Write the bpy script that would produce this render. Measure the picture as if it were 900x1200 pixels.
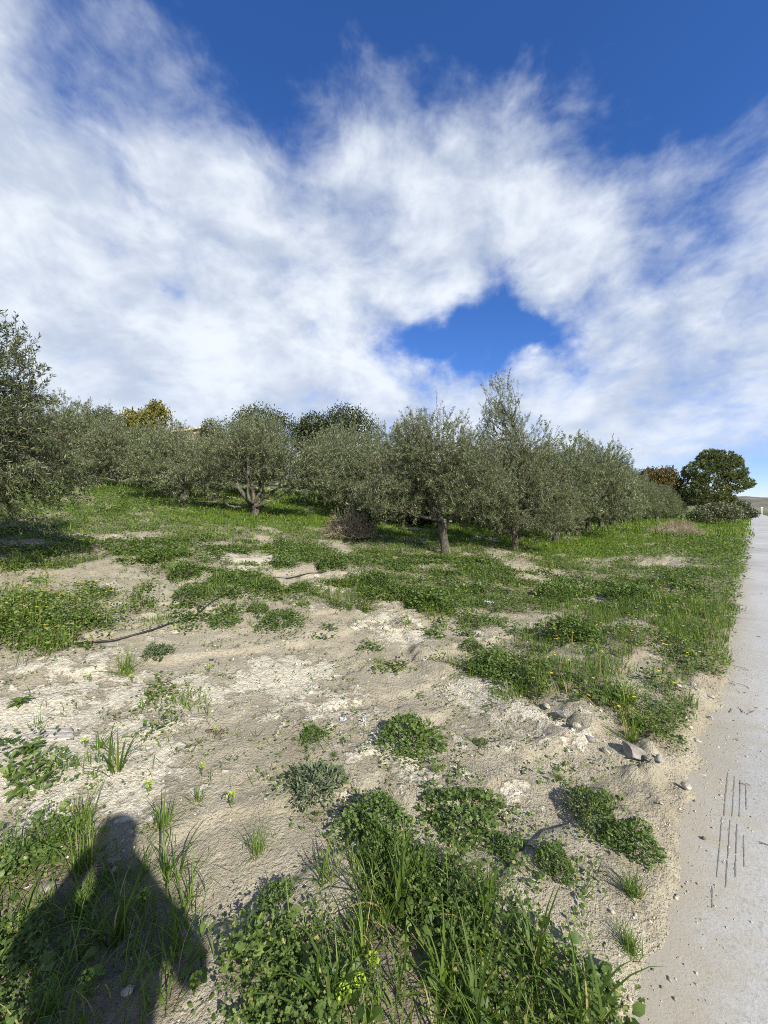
import bpy, math, random
import numpy as np
from mathutils import Vector

for o in list(bpy.data.objects):
    bpy.data.objects.remove(o)
sc = bpy.context.scene
COL = sc.collection
R = math.radians

# ------------------------------------------------------------------ camera
cam_d = bpy.data.cameras.new('camera')
cam = bpy.data.objects.new('camera', cam_d)
COL.objects.link(cam)
cam.location = (0, 0, 1.55)
cam.rotation_euler = (R(90), 0, 0)
cam_d.sensor_fit = 'HORIZONTAL'
cam_d.sensor_width = 36
cam_d.lens = 18.0
cam_d.clip_start = 0.03
cam_d.clip_end = 5000
sc.camera = cam

# ------------------------------------------------------------------ sun + sky
SUN_EL, SUN_AZ = R(33.7), R(145.3)          # azimuth clockwise from +Y
sun_d = bpy.data.lights.new('sun', 'SUN')
sun_d.energy = 5.0
sun_d.angle = R(0.6)
sun_d.color = (1.0, 0.945, 0.84)
sun = bpy.data.objects.new('sun', sun_d)
COL.objects.link(sun)
sdir = Vector((math.sin(SUN_AZ) * math.cos(SUN_EL), math.cos(SUN_AZ) * math.cos(SUN_EL), math.sin(SUN_EL)))
sun.rotation_euler = sdir.to_track_quat('Z', 'Y').to_euler()
sun.location = sdir * 60

sc.view_settings.view_transform = 'Standard'
sc.view_settings.look = 'None'
sc.view_settings.gamma = 1
sc.view_settings.exposure = 0.66
sc.cycles.use_denoising = False
sc.cycles.filter_width = 1.0
sc.cycles.max_bounces = 6
sc.cycles.transparent_max_bounces = 4


class NT:
    """tiny helper for writing node trees"""
    def __init__(self, tree):
        self.t = tree

    def n(self, kind, **kw):
        x = self.t.nodes.new(kind)
        for k, v in kw.items():
            setattr(x, k, v)
        return x

    def put(self, sock, v):
        if hasattr(v, 'is_output') or isinstance(v, bpy.types.NodeSocket):
            self.t.links.new(v, sock)
        elif v is not None:
            sock.default_value = v

    def m(self, op, a, b=None, c=None, clamp=False):
        x = self.n('ShaderNodeMath', operation=op, use_clamp=clamp)
        self.put(x.inputs[0], a)
        if b is not None:
            self.put(x.inputs[1], b)
        if c is not None:
            self.put(x.inputs[2], c)
        return x.outputs[0]

    def vm(self, op, a, b=None, out=0):
        x = self.n('ShaderNodeVectorMath', operation=op)
        self.put(x.inputs[0], a)
        if b is not None:
            if op == 'SCALE':
                self.put(x.inputs['Scale'], b)
            else:
                self.put(x.inputs[1], b)
        return x.outputs[out]

    def mr(self, v, a, b, c=0.0, d=1.0, smooth=True):
        x = self.n('ShaderNodeMapRange', interpolation_type='SMOOTHSTEP' if smooth else 'LINEAR')
        self.put(x.inputs[0], v)
        for i, q in enumerate((a, b, c, d)):
            self.put(x.inputs[1 + i], q)
        return x.outputs[0]

    def mix(self, f, a, b, blend='MIX'):
        x = self.n('ShaderNodeMix', data_type='RGBA', blend_type=blend)
        self.put(x.inputs[0], f)
        self.put(x.inputs[6], a)
        self.put(x.inputs[7], b)
        return x.outputs[2]

    def noise(self, vec, scale, detail=4, rough=.55, dist=0.0, dim='3D'):
        x = self.n('ShaderNodeTexNoise', noise_dimensions=dim)
        if vec is not None:
            self.put(x.inputs['Vector'], vec)
        x.inputs['Scale'].default_value = scale
        x.inputs['Detail'].default_value = detail
        x.inputs['Roughness'].default_value = rough
        x.inputs['Distortion'].default_value = dist
        return x.outputs['Fac']


def rgb(r, g, b):
    return (r, g, b, 1.0)


world = bpy.data.worlds.new('World')
sc.world = world
world.use_nodes = True
w = NT(world.node_tree)
bg = world.node_tree.nodes['Background']
sky = w.n('ShaderNodeTexSky', sky_type='NISHITA', sun_disc=False)
sky.sun_elevation = SUN_EL
sky.sun_rotation = SUN_AZ
sky.altitude = 900
sky.air_density = 1.0
sky.dust_density = 0.2
sky.ozone_density = 4.0
tc = w.n('ShaderNodeTexCoord')
D = w.vm('NORMALIZE', tc.outputs['Generated'])
sep = w.n('ShaderNodeSeparateXYZ')
w.put(sep.inputs[0], D)
dz = w.m('MAXIMUM', sep.outputs[2], 0.0)
den = w.m('ADD', dz, 0.34)
cmb = w.n('ShaderNodeCombineXYZ')
w.put(cmb.inputs[0], w.m('DIVIDE', sep.outputs[0], den))
w.put(cmb.inputs[1], w.m('DIVIDE', sep.outputs[1], den))
P = cmb.outputs[0]
# slow bending of the cloud sheet
def wn(vec, scale, detail=2):
    x = w.n('ShaderNodeTexNoise')
    w.put(x.inputs['Vector'], vec)
    x.inputs['Scale'].default_value = scale
    x.inputs['Detail'].default_value = detail
    return w.vm('SUBTRACT', x.outputs['Color'], (.5, .5, .5))


Pw = w.vm('ADD', P, w.vm('SCALE', wn(P, 2.2), .34))
Dw = w.vm('ADD', D, w.vm('SCALE', wn(D, 6.5, 5), .30))
n_big = w.noise(Pw, 2.6, 4, .5)
Ds = w.vm('ADD', w.vm('MULTIPLY', D, (1.0, 1.0, 1.7)), w.vm('SCALE', wn(D, 3.5), .16))
n_mid = w.noise(Ds, 7.0, 5, .55)
n_fine = w.noise(Ds, 20.0, 5, .64)
rot = w.n('ShaderNodeMapping')
w.put(rot.inputs[0], Pw)
rot.inputs['Rotation'].default_value = (0, 0, R(12))
rot.inputs['Scale'].default_value = (3.6, 1.9, 1)
n_wisp = w.noise(rot.outputs[0], 2.2, 6, .62, .3)
# cover of the cloud sheet: full low down, thinning out overhead, with banks and gaps where they hang
cov = w.mr(dz, .02, .16, .66, .86)
cov = w.m('SUBTRACT', cov, w.mr(dz, .56, .80, 0, .76))


def bank(x, y, s, wgt):
    global cov
    d = Vector((x, 1.0, y)).normalized()
    dist = w.vm('DISTANCE', Dw, tuple(d), out=1)
    q = w.m('DIVIDE', dist, s)
    g = w.m('EXPONENT', w.m('MULTIPLY', w.m('MULTIPLY', q, q), -1.0))
    cov = w.m('MULTIPLY_ADD', g, wgt, cov)


for b in [(-1.0, 1.2, .34, .30), (-.62, .95, .22, .12), (.04, 1.02, .13, .30), (-.28, 1.15, .15, -.16), (.20, .92, .15, .34), (.30, 1.02, .12, .10), (.80, 1.15, .34, -.30), (.15, 1.34, .3, -.2), (-.5, 1.3, .2, -.12),
          (.05, .42, .075, -.50), (.17, .45, .085, -.62), (.28, .46, .085, -.62), (.38, .46, .080, -.55), (.47, .44, .08, -.45), (.15, .37, .06, -.35),
          (.95, .15, .10, -.30), (.72, .12, .08, -.20), (1.05, .05, .12, -.25),
          (.45, .76, .26, .20), (-.62, .78, .07, -.46), (-.50, .64, .06, -.42), (-.70, .58, .07, -.36),
          (-.9, 1.0, .10, -.38), (-.76, 1.08, .09, -.34), (.95, .62, .28, .14), (1.0, 1.0, .26, -.40), (-.6, .35, .40, .16)]:
    bank(*b)
f = w.m('ADD', cov, w.m('MULTIPLY', w.m('SUBTRACT', n_big, .5), .60))
f = w.m('ADD', f, w.m('MULTIPLY', w.m('SUBTRACT', n_mid, .5), 1.05))
f = w.m('ADD', f, w.m('MULTIPLY', w.m('SUBTRACT', n_fine, .5), .40))
f = w.m('ADD', f, w.m('MULTIPLY', w.m('SUBTRACT', n_wisp, .5), .42))
dens = w.mr(f, .16, 1.00)
shade = w.m('ADD', w.m('MULTIPLY', w.noise(w.vm('ADD', Ds, (.03, .02, -.03)), 7.0, 5, .58), .75), w.m('MULTIPLY', n_big, .35))
shade2 = w.mr(shade, .40, .72)
low = w.mr(dz, .0, .42)
lit = w.mix(low, rgb(5.1, 5.5, 6.15), rgb(5.9, 6.25, 6.7))
dim = w.mix(low, rgb(3.7, 4.25, 5.15), rgb(3.5, 4.0, 4.9))
ccol = w.mix(shade2, dim, lit)
hs = w.n('ShaderNodeHueSaturation')
w.put(hs.inputs['Color'], sky.outputs[0])
hs.inputs['Saturation'].default_value = 1.20
hs.inputs['Value'].default_value = 1.0
blue = w.mix(1.0, hs.outputs[0], rgb(1.05, .97, 1.22), 'MULTIPLY')
w.put(bg.inputs[0], w.mix(w.m('MULTIPLY', dens, .97), blue, ccol))
bg.inputs[1].default_value = 0.10

# ------------------------------------------------------------------ numeric noise, terrain
RDX, RDY = .6906, .7232                    # the road's direction on the ground


def to_uv(x, y):
    return -RDY * x + RDX * y - .2, RDX * x + RDY * y


def from_uv(u, v):
    u = u + .2
    return -RDY * u + RDX * v, RDX * u + RDY * v


def _hash(ix, iy, seed):
    h = (ix.astype(np.int64) * 374761393 + iy.astype(np.int64) * 668265263 + seed * 2147483647) & 0xffffffff
    h = ((h ^ (h >> 13)) * 1274126177) & 0xffffffff
    h = h ^ (h >> 16)
    return (h & 0xffff) / 65535.0


def vn(x, y, seed=0):
    x = np.asarray(x, float)
    y = np.asarray(y, float)
    ix, iy = np.floor(x), np.floor(y)
    fx, fy = x - ix, y - iy
    fx = fx * fx * fx * (fx * (fx * 6 - 15) + 10)
    fy = fy * fy * fy * (fy * (fy * 6 - 15) + 10)
    a, b = _hash(ix, iy, seed), _hash(ix + 1, iy, seed)
    c, d = _hash(ix, iy + 1, seed), _hash(ix + 1, iy + 1, seed)
    return (a + (b - a) * fx) * (1 - fy) + (c + (d - c) * fx) * fy


def fbm(x, y, s, oct=4, seed=0):
    """0..1 with mean one half"""
    t, a, n = 0, 1.0, 0
    for k in range(oct):
        c, q = math.cos(k * 1.1), math.sin(k * 1.1)
        t = t + a * vn((x * c - y * q) * s + 17.3 * k, (x * q + y * c) * s - 9.1 * k, seed + k)
        n += a
        a *= .5
        s *= 2.03
    return t / n


def ss(a, b, x):
    t = np.clip((np.asarray(x, float) - a) / (b - a), 0, 1)
    return t * t * (3 - 2 * t)


def seg_dist(x, y, pts):
    best = np.full(np.shape(x), 1e9)
    for (ax, ay), (bx, by) in zip(pts[:-1], pts[1:]):
        dx, dy = bx - ax, by - ay
        t = np.clip(((x - ax) * dx + (y - ay) * dy) / (dx * dx + dy * dy), 0, 1)
        best = np.minimum(best, np.hypot(x - ax - t * dx, y - ay - t * dy))
    return best


CHALK = [(-3.5, 7.2, .9), (-.9, 3.4, .5), (-.2, 2.95, .4), (-2.3, 2.7, .6), (1.3, 3.4, .45), (1.2, 2.7, .35),
         (-1.7, 2.2, .4), (-2.4, 7.3, .8), (.3, 4.6, .6), (-2.2, 2.36, .4), (.85, 3.4, .5), (-.95, 6.1, .8), (2.6, 6.2, .6),
         (4.2, 8.2, .7), (-2.9, 3.0, .5)]
RILL = [(-.35, 5.4), (-.1, 5.0), (.16, 4.73), (.26, 4.4), (.22, 4.05), (.36, 3.64), (.59, 3.32), (.8, 3.0), (1.0, 2.6)]
RILL2 = [(.95, 3.9), (1.14, 3.43), (1.20, 2.93), (1.27, 2.71), (1.33, 2.54), (1.42, 2.34), (1.6, 2.2)]
RILL3 = [(-.6, 4.1), (-.3, 3.7), (.0, 3.3), (.1, 2.9), (.3, 2.6)]


def chalk_mask(x, y):
    b = np.zeros(np.shape(x))
    for cx, cy, r in CHALK:
        b = np.maximum(b, np.exp(-((x - cx) ** 2 + (y - cy) ** 2) / (r * r)))
    n = fbm(x, y, 1.3, 5, 31)
    m = fbm(x, y, 6.0, 4, 37)
    q = fbm(x, y, 19, 3, 39)
    return ss(.52, .84, n * .40 + m * .36 + q * .30 + b * .23)


def macro(x, y):
    u, v = to_uv(x, y)
    t = np.minimum(u, 75 + 0 * u) - 2.2
    h = .13 * (np.sqrt(t * t + 1) + t) / 2
    h = np.where(u > 0, h, .13 * (math.sqrt(2.2 ** 2 + 1) - 2.2) / 2)
    return h


def H(x, y, want=False):
    x = np.asarray(x, float)
    y = np.asarray(y, float)
    u, v = to_uv(x, y)
    far = np.hypot(x, y)
    e = u + .16 * (fbm(v, v * 0, .9, 3, 5) - .5) + .10 * (fbm(x, y, 5, 3, 6) - .5)
    edge = ss(-.10, .16, e)
    land = ss(.0, .6, u)
    h = macro(x, y) - .055 + .070 * edge
    verge = np.exp(-((u - .75) / .55) ** 2) * ss(2.0, 3.2, v) * (.06 + .10 * fbm(v, u, .6, 2, 9))
    h = h + verge
    h = h + land * (.16 * (fbm(x, y, .33, 3, 11) - .5) * ss(2, 9, far))
    near = 1 - ss(14, 30, far)
    h = h + land * near * .07 * (fbm(x, y, 1.5, 3, 13) - .5)
    h = h + (land * .75 + .25 * edge) * near * .040 * (fbm(x, y, 5.5, 4, 17) - .5)
    # steplets washed out by rain, running down to the road
    st = fbm(u * 1.0 + .3 * v, v * .45, 2.4, 4, 19)
    h = h + land * near * .035 * (ss(.47, .53, st) - .5)
    ch = chalk_mask(x, y) * land
    h = h + near * ch * (.010 + .022 * (fbm(x, y, 16, 3, 23) - .5))
    wob = .08 * (fbm(x, y, 3, 3, 29) - .5)
    for pts, dep, wd in ((RILL, .060, .06), (RILL2, .055, .05), (RILL3, .03, .05)):
        d = seg_dist(x, y, pts) + wob
        h = h - dep * np.exp(-(d / wd) ** 2) * (.35 + .9 * fbm(x, y, 2.2, 2, 41))
    clod = np.exp(-((u - .22) / .20) ** 2) * ss(1.6, 2.4, v) * (1 - ss(5, 8, v))
    h = h + clod * .11 * np.maximum(fbm(x, y, 9, 3, 43) - .45, -.05) * 1.6
    if want:
        return h, ch, edge, land
    return h


def hz(x, y):
    return float(H(np.array([x]), np.array([y]))[0])


# ------------------------------------------------------------------ mesh helpers
def mesh(name, V, T, attrs=None, smooth=False, mats=()):
    V = np.asarray(V, np.float32)
    T = np.asarray(T, np.int32)
    k = T.shape[1]
    me = bpy.data.meshes.new(name)
    me.vertices.add(len(V))
    me.vertices.foreach_set('co', V.ravel())
    me.loops.add(T.size)
    me.loops.foreach_set('vertex_index', T.ravel())
    me.polygons.add(len(T))
    me.polygons.foreach_set('loop_start', np.arange(0, T.size, k, dtype=np.int32))
    if smooth:
        me.polygons.foreach_set('use_smooth', np.ones(len(T), bool))
    for a, val in (attrs or {}).items():
        at = me.attributes.new(a, 'FLOAT', 'POINT')
        at.data.foreach_set('value', np.asarray(val, np.float32))
    me.update(calc_edges=True)
    for m in mats:
        me.materials.append(m)
    return me


def link(name, me, parent=None, loc=None, **props):
    o = bpy.data.objects.new(name, me)
    COL.objects.link(o)
    if loc is not None:
        o.location = loc
    if parent is not None:
        o.parent = parent
    for k, v in props.items():
        o[k] = v
    return o


def thing(name, label, cat, loc, group=None, rz=0.0, scale=1.0, me=None):
    o = bpy.data.objects.new(name, me)
    COL.objects.link(o)
    o.location = loc
    o.rotation_euler = (0, 0, rz)
    o.scale = (scale,) * 3
    o['label'] = label
    o['category'] = cat
    if group:
        o['group'] = group
    return o


def copy_tree(src, loc, rz=0.0, scale=1.0, label=None, group=None, sz=1.0):
    r = src.copy()
    COL.objects.link(r)
    r.location = loc
    r.rotation_euler = (0, 0, rz)
    kx = .5 + .5 * math.sin(loc[0] * 12.9 + loc[1] * 7.3)
    r.scale = (scale * (.92 + .2 * kx), scale * (1.1 - .16 * kx), scale * sz * (.94 + .12 * (1 - kx)))
    if label:
        r['label'] = label
    if group:
        r['group'] = group
    for ch in list(src.children):
        c = ch.copy()
        COL.objects.link(c)
        c.parent = r
        for g in list(ch.children):
            d = g.copy()
            COL.objects.link(d)
            d.parent = c
    return r


class Soup:
    """collects triangles"""
    def __init__(self):
        self.V, self.T, self.A, self.n = [], [], [], 0

    def add(self, V, T, A=None):
        V = np.asarray(V, float).reshape(-1, 3)
        self.V.append(V)
        self.T.append(np.asarray(T, int).reshape(-1, 3) + self.n)
        self.A.append(np.full(len(V), .5) if A is None else np.broadcast_to(np.asarray(A, float), (len(V),)))
        self.n += len(V)

    def mesh(self, name, mat, smooth=False):
        return mesh(name, np.concatenate(self.V), np.concatenate(self.T), {'tint': np.concatenate(self.A)}, smooth, (mat,))


def unit(v):
    return v / np.maximum(np.linalg.norm(v, axis=-1, keepdims=True), 1e-9)


def tube(soup, pts, rad, sides=6, A=.5, rough=0.0, rng=None, cap=True):
    pts = np.asarray(pts, float)
    rad = np.asarray(rad, float)
    k = len(pts)
    tan = unit(np.gradient(pts, axis=0))
    ref = np.array([.31, .17, .93]) if abs(tan[0][2]) < .8 else np.array([.95, .2, .1])
    s = unit(np.cross(tan, ref))
    b = np.cross(tan, s)
    ang = np.linspace(0, 2 * math.pi, sides, endpoint=False)
    rr = rad[:, None] * np.ones((k, sides))
    if rough and rng is not None:
        ridge = 1 + rough * rng.normal(size=(1, sides))
        rr = rr * ridge * (1 + rough * .6 * rng.normal(size=(k, sides)))
    V = pts[:, None, :] + rr[:, :, None] * (np.cos(ang)[None, :, None] * s[:, None, :] + np.sin(ang)[None, :, None] * b[:, None, :])
    T = []
    for i in range(k - 1):
        for j in range(sides):
            a, c = i * sides + j, i * sides + (j + 1) % sides
            T += [(a, c, c + sides), (a, c + sides, a + sides)]
    V = V.reshape(-1, 3)
    if cap:
        V = np.vstack([V, pts[-1] + tan[-1] * rad[-1] * .5, pts[0] - tan[0] * rad[0] * .5])
        e = (k - 1) * sides
        for j in range(sides):
            T.append((e + j, e + (j + 1) % sides, len(V) - 2))
            T.append(((j + 1) % sides, j, len(V) - 1))
    soup.add(V, T, A)


def sticks(soup, A0, B0, r0, r1, tint):
    """many thin three-sided straight sticks at once"""
    d = unit(B0 - A0)
    ref = np.where(np.abs(d[:, 2:3]) < .8, np.array([[0, 0, 1.]]), np.array([[1., 0, 0]]))
    s = unit(np.cross(d, ref))
    b = np.cross(d, s)
    N = len(A0)
    V = np.zeros((N, 6, 3))
    for j in range(3):
        c, q = math.cos(j * 2.0944), math.sin(j * 2.0944)
        o = s * c + b * q
        V[:, j] = A0 + o * np.reshape(r0, (-1, 1))
        V[:, 3 + j] = B0 + o * np.reshape(r1, (-1, 1))
    T = []
    for j in range(3):
        k = (j + 1) % 3
        T += [(j, k, 3 + k), (j, 3 + k, 3 + j)]
    T = (np.arange(N)[:, None, None] * 6 + np.array(T)[None]).reshape(-1, 3)
    soup.add(V.reshape(-1, 3), T, np.repeat(tint, 6) if np.ndim(tint) else tint)


def lozenges(soup, base, d, nrm, L, W, tint, fold=.25, curl=.0):
    """narrow leaves: two folded triangles each"""
    N = len(base)
    s = unit(np.cross(d, nrm))
    n = np.cross(s, d)
    L = np.reshape(L, (-1, 1))
    W = np.reshape(W, (-1, 1))
    V = np.zeros((N, 4, 3))
    V[:, 0] = base
    mid = base + d * L * .48
    V[:, 1] = mid + s * W + n * W * fold
    V[:, 2] = base + d * L - n * L * curl
    V[:, 3] = mid - s * W + n * W * fold
    T = (np.arange(N)[:, None, None] * 4 + np.array([(0, 1, 2), (0, 2, 3)])[None]).reshape(-1, 3)
    soup.add(V.reshape(-1, 3), T, np.repeat(tint, 4))


def lobed(soup, base, d, nrm, L, W, tint, rng):
    """small lobed leaves: a fan of eight outline points round a lifted middle"""
    N = len(base)
    s = unit(np.cross(d, nrm))
    n = np.cross(s, d)
    out = [(0, 0), (.34, .55), (.52, .95), (.62, .42), (.86, .62), (1.0, 0), (.86, -.62), (.62, -.42), (.52, -.95), (.34, -.55)]
    K = len(out)
    L = np.reshape(L, (-1, 1))
    W = np.reshape(W, (-1, 1))
    V = np.zeros((N, K + 1, 3))
    for k, (a, b) in enumerate(out):
        V[:, k] = base + d * L * a + s * W * b + n * W * (.30 * abs(b)) - n * L * .22 * a * a
    V[:, :K] += rng.normal(size=(N, K, 3)) * (L * .035)[:, None, :]
    V[:, K] = base + d * L * .5 - n * L * .06
    T = [(k, (k + 1) % K, K) for k in range(K)]
    T = (np.arange(N)[:, None, None] * (K + 1) + np.array(T)[None]).reshape(-1, 3)
    soup.add(V.reshape(-1, 3), T, np.repeat(tint, K + 1))


def rounds(soup, base, d, nrm, L, W, tint):
    """plain oval leaves: six outline points, gently bent"""
    N = len(base)
    s = unit(np.cross(d, nrm))
    n = np.cross(s, d)
    out = [(0, 0), (.3, .8), (.7, .85), (1, 0), (.7, -.85), (.3, -.8)]
    L = np.reshape(L, (-1, 1))
    W = np.reshape(W, (-1, 1))
    V = np.zeros((N, 6, 3))
    for k, (a, b) in enumerate(out):
        V[:, k] = base + d * L * a + s * W * b + n * W * .35 * abs(b) - n * L * .3 * a * a
    T = (np.arange(N)[:, None, None] * 6 + np.array([(0, 1, 5), (1, 2, 4), (1, 4, 5), (2, 3, 4)])[None]).reshape(-1, 3)
    soup.add(V.reshape(-1, 3), T, np.repeat(tint, 6))


def blades(soup, base, az, L, W, lean, bend, tint, seg=3):
    """grass blades that rise, lean and bow over"""
    N = len(base)
    dh = np.stack([np.cos(az), np.sin(az), 0 * az], 1)
    sd = np.stack([-np.sin(az), np.cos(az), 0 * az], 1)
    V = np.zeros((N, seg * 2 + 1, 3))
    p = base.copy()
    a = lean.copy()
    for i in range(seg + 1):
        t = i / seg
        wd = (W * (1 - t ** 1.6) * (1 if i else .75))[:, None]
        if i < seg:
            V[:, 2 * i] = p - sd * wd * .5
            V[:, 2 * i + 1] = p + sd * wd * .5
            st = (L / seg)[:, None]
            p = p + dh * np.sin(a)[:, None] * st + np.array([[0, 0, 1.]]) * np.cos(a)[:, None] * st
            a = a + bend / seg * (.5 + t * 1.3)
        else:
            V[:, 2 * seg] = p
    T = []
    for i in range(seg - 1):
        q = 2 * i
        T += [(q, q + 1, q + 3), (q, q + 3, q + 2)]
    q = 2 * (seg - 1)
    T.append((q, q + 1, q + 2))
    T = (np.arange(N)[:, None, None] * (2 * seg + 1) + np.array(T)[None]).reshape(-1, 3)
    soup.add(V.reshape(-1, 3), T, np.repeat(tint, 2 * seg + 1))


# ------------------------------------------------------------------ materials
def new_mat(name):
    m = bpy.data.materials.new(name)
    m.use_nodes = True
    t = NT(m.node_tree)
    b = m.node_tree.nodes['Principled BSDF']
    return m, t, b


def leaf_mat(name, stops, rough=.5, trans=.25, spec=.4, back=None, vary=.0):
    m, t, b = new_mat(name)
    at = t.n('ShaderNodeAttribute', attribute_name='tint')
    cr = t.n('ShaderNodeValToRGB')
    e = cr.color_ramp.elements
    while len(e) < len(stops):
        e.new(.5)
    for i, (p, c) in enumerate(stops):
        e[i].position = p
        e[i].color = rgb(*c)
    t.put(cr.inputs[0], at.outputs['Fac'])
    col = cr.outputs[0]
    if vary:
        g = t.n('ShaderNodeNewGeometry')
        nz = t.noise(g.outputs['Position'], 1.1, 2)
        col = t.mix(t.mr(nz, .3, .7, 0, vary), col, t.mix(1.0, col, rgb(1.35, 1.15, .75), 'MULTIPLY'))
    if back:
        g = t.n('ShaderNodeNewGeometry')
        col = t.mix(g.outputs['Backfacing'], col, rgb(*back))
    t.put(b.inputs['Base Color'], col)
    b.inputs['Roughness'].default_value = rough
    b.inputs['Specular IOR Level'].default_value = spec
    if trans:
        out = m.node_tree.nodes['Material Output']
        tr = t.n('ShaderNodeBsdfTranslucent')
        t.put(tr.inputs[0], t.mix(1.0, col, rgb(1.5, 1.6, .8), 'MULTIPLY'))
        mx = t.n('ShaderNodeMixShader')
        mx.inputs[0].default_value = trans
        t.t.links.new(b.outputs[0], mx.inputs[1])
        t.t.links.new(tr.outputs[0], mx.inputs[2])
        t.t.links.new(mx.outputs[0], out.inputs[0])
    return m


M = {}
M['olive_leaf'] = leaf_mat('olive_leaf', [(0, (.028, .040, .014)), (.55, (.088, .110, .042)), (.9, (.180, .205, .088)), (1, (.22, .21, .08))],
                           .46, .16, .32, back=(.245, .275, .170))
M['shaded_olive_leaf'] = leaf_mat('shaded_olive_leaf', [(0, (.018, .028, .010)), (.55, (.050, .068, .024)), (.9, (.110, .130, .050)), (1, (.16, .16, .06))],
                                .46, .14, .32, back=(.15, .175, .10))  # olive leaf darkened in its colour, in place of shade on the left tree
M['grass'] = leaf_mat('grass', [(0, (.034, .066, .012)), (.5, (.092, .160, .027)), (.85, (.170, .250, .050)), (1, (.36, .31, .15))], .5, .38, .35, vary=.6)
M['lawn'] = leaf_mat('lawn', [(0, (.040, .078, .009)), (.5, (.096, .170, .016)), (.9, (.165, .245, .030)), (1, (.30, .27, .11))], .55, .34, .3, vary=.5)
M['weed'] = leaf_mat('weed', [(0, (.034, .064, .014)), (.5, (.088, .145, .034)), (.92, (.190, .260, .075)), (1, (.32, .28, .12))], .5, .34, .35, vary=.4)
M['grey_weed'] = leaf_mat('grey_weed', [(0, (.06, .085, .045)), (.5, (.12, .155, .085)), (1, (.21, .24, .14))], .6, .2, .25)
M['dark_leaf'] = leaf_mat('dark_leaf', [(0, (.020, .030, .012)), (.6, (.050, .068, .024)), (1, (.105, .125, .045))], .45, .12, .4)
M['carob'] = leaf_mat('carob', [(0, (.022, .034, .012)), (.6, (.058, .075, .026)), (1, (.12, .13, .05))], .45, .12, .4)
M['mimosa'] = leaf_mat('mimosa', [(0, (.07, .08, .02)), (.5, (.13, .12, .025)), (1, (.27, .22, .04))], .6, .2, .2)
M['rust_leaf'] = leaf_mat('rust_leaf', [(0, (.06, .055, .02)), (.6, (.13, .10, .035)), (1, (.21, .16, .055))], .6, .2, .2)
M['pine'] = leaf_mat('pine', [(0, (.05, .066, .024)), (.6, (.14, .165, .06)), (1, (.26, .28, .105))], .55, .15, .3)
M['shrub'] = leaf_mat('shrub', [(0, (.065, .075, .04)), (.6, (.14, .15, .085)), (1, (.25, .25, .15))], .6, .15, .25)
M['brush'] = leaf_mat('brush', [(0, (.07, .052, .032)), (.5, (.19, .15, .095)), (1, (.38, .325, .23))], .85, .0, .1)
M['spurge'] = leaf_mat('spurge', [(0, (.08, .13, .02)), (.5, (.27, .38, .03)), (1, (.48, .58, .06))], .5, .3, .3)
M['petal'] = leaf_mat('petal', [(0, (.70, .48, .015)), (1, (.80, .66, .05))], .6, .3, .2)
M['purple_petal'] = leaf_mat('purple_petal', [(0, (.35, .08, .40)), (1, (.45, .14, .50))], .6, .3, .2)


def bark(name, dark, light, scale=22):
    m, t, b = new_mat(name)
    g = t.n('ShaderNodeTexCoord')
    mp = t.n('ShaderNodeMapping')
    mp.inputs['Scale'].default_value = (1, 1, .28)
    t.put(mp.inputs[0], g.outputs['Object'])
    n1 = t.noise(mp.outputs[0], scale, 6, .65, .6)
    n2 = t.noise(g.outputs['Object'], 3.0, 3)
    c = t.mix(t.mr(n1, .36, .66), rgb(*dark), rgb(*light))
    c = t.mix(t.mr(n2, .45, .7, 0, .5), c, rgb(.20, .20, .13))
    t.put(b.inputs['Base Color'], c)
    b.inputs['Roughness'].default_value = .9
    bp = t.n('ShaderNodeBump')
    bp.inputs['Strength'].default_value = .9
    bp.inputs['Distance'].default_value = .025
    t.put(bp.inputs['Height'], n1)
    t.put(b.inputs['Normal'], bp.outputs[0])
    return m


M['bark'] = bark('olive_bark', (.028, .024, .019), (.135, .118, .092))
M['pine_bark'] = bark('pine_bark', (.05, .035, .025), (.20, .14, .09), 8)
M['twig'] = bark('twig_bark', (.06, .05, .035), (.19, .16, .11), 30)


def plain(name, col, rough=.8, vary=.25, scale=20, spec=.3, bump=0.0, dist=.005):
    m, t, b = new_mat(name)
    g = t.n('ShaderNodeTexCoord')
    n1 = t.noise(g.outputs['Object'], scale, 5, .6)
    c2 = tuple(x * (1 - vary) for x in col)
    c3 = tuple(min(1, x * (1 + vary * .7)) for x in col)
    t.put(b.inputs['Base Color'], t.mix(t.mr(n1, .3, .7), rgb(*c2), rgb(*c3)))
    b.inputs['Roughness'].default_value = rough
    b.inputs['Specular IOR Level'].default_value = spec
    if bump:
        bp = t.n('ShaderNodeBump')
        bp.inputs['Strength'].default_value = bump
        bp.inputs['Distance'].default_value = dist
        t.put(bp.inputs['Height'], n1)
        t.put(b.inputs['Normal'], bp.outputs[0])
    return m


# ---- ground: clay, chalk crust, damp soil, moss
gm, t, b = new_mat('clay_ground')
g = t.n('ShaderNodeTexCoord')
pos = g.outputs['Object']
a_ch = t.n('ShaderNodeAttribute', attribute_name='chalk').outputs['Fac']
a_gr = t.n('ShaderNodeAttribute', attribute_name='green').outputs['Fac']
a_dk = t.n('ShaderNodeAttribute', attribute_name='damp').outputs['Fac']
n_l = t.noise(pos, .9, 5, .6)
n_m = t.noise(pos, 7, 6, .62)
n_s = t.noise(pos, 42, 5, .65)
n_x = t.noise(pos, 170, 4, .6)
n_g = t.noise(pos, 19, 5, .68, .5)
clay = t.mix(t.mr(n_l, .32, .68), rgb(.295, .260, .185), rgb(.410, .368, .270))
clay = t.mix(t.mr(n_m, .42, .72, 0, .75), clay, rgb(.44, .398, .295))
clay = t.mix(t.mr(n_s, .46, .30, 0, .5), clay, rgb(.15, .122, .078))
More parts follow.
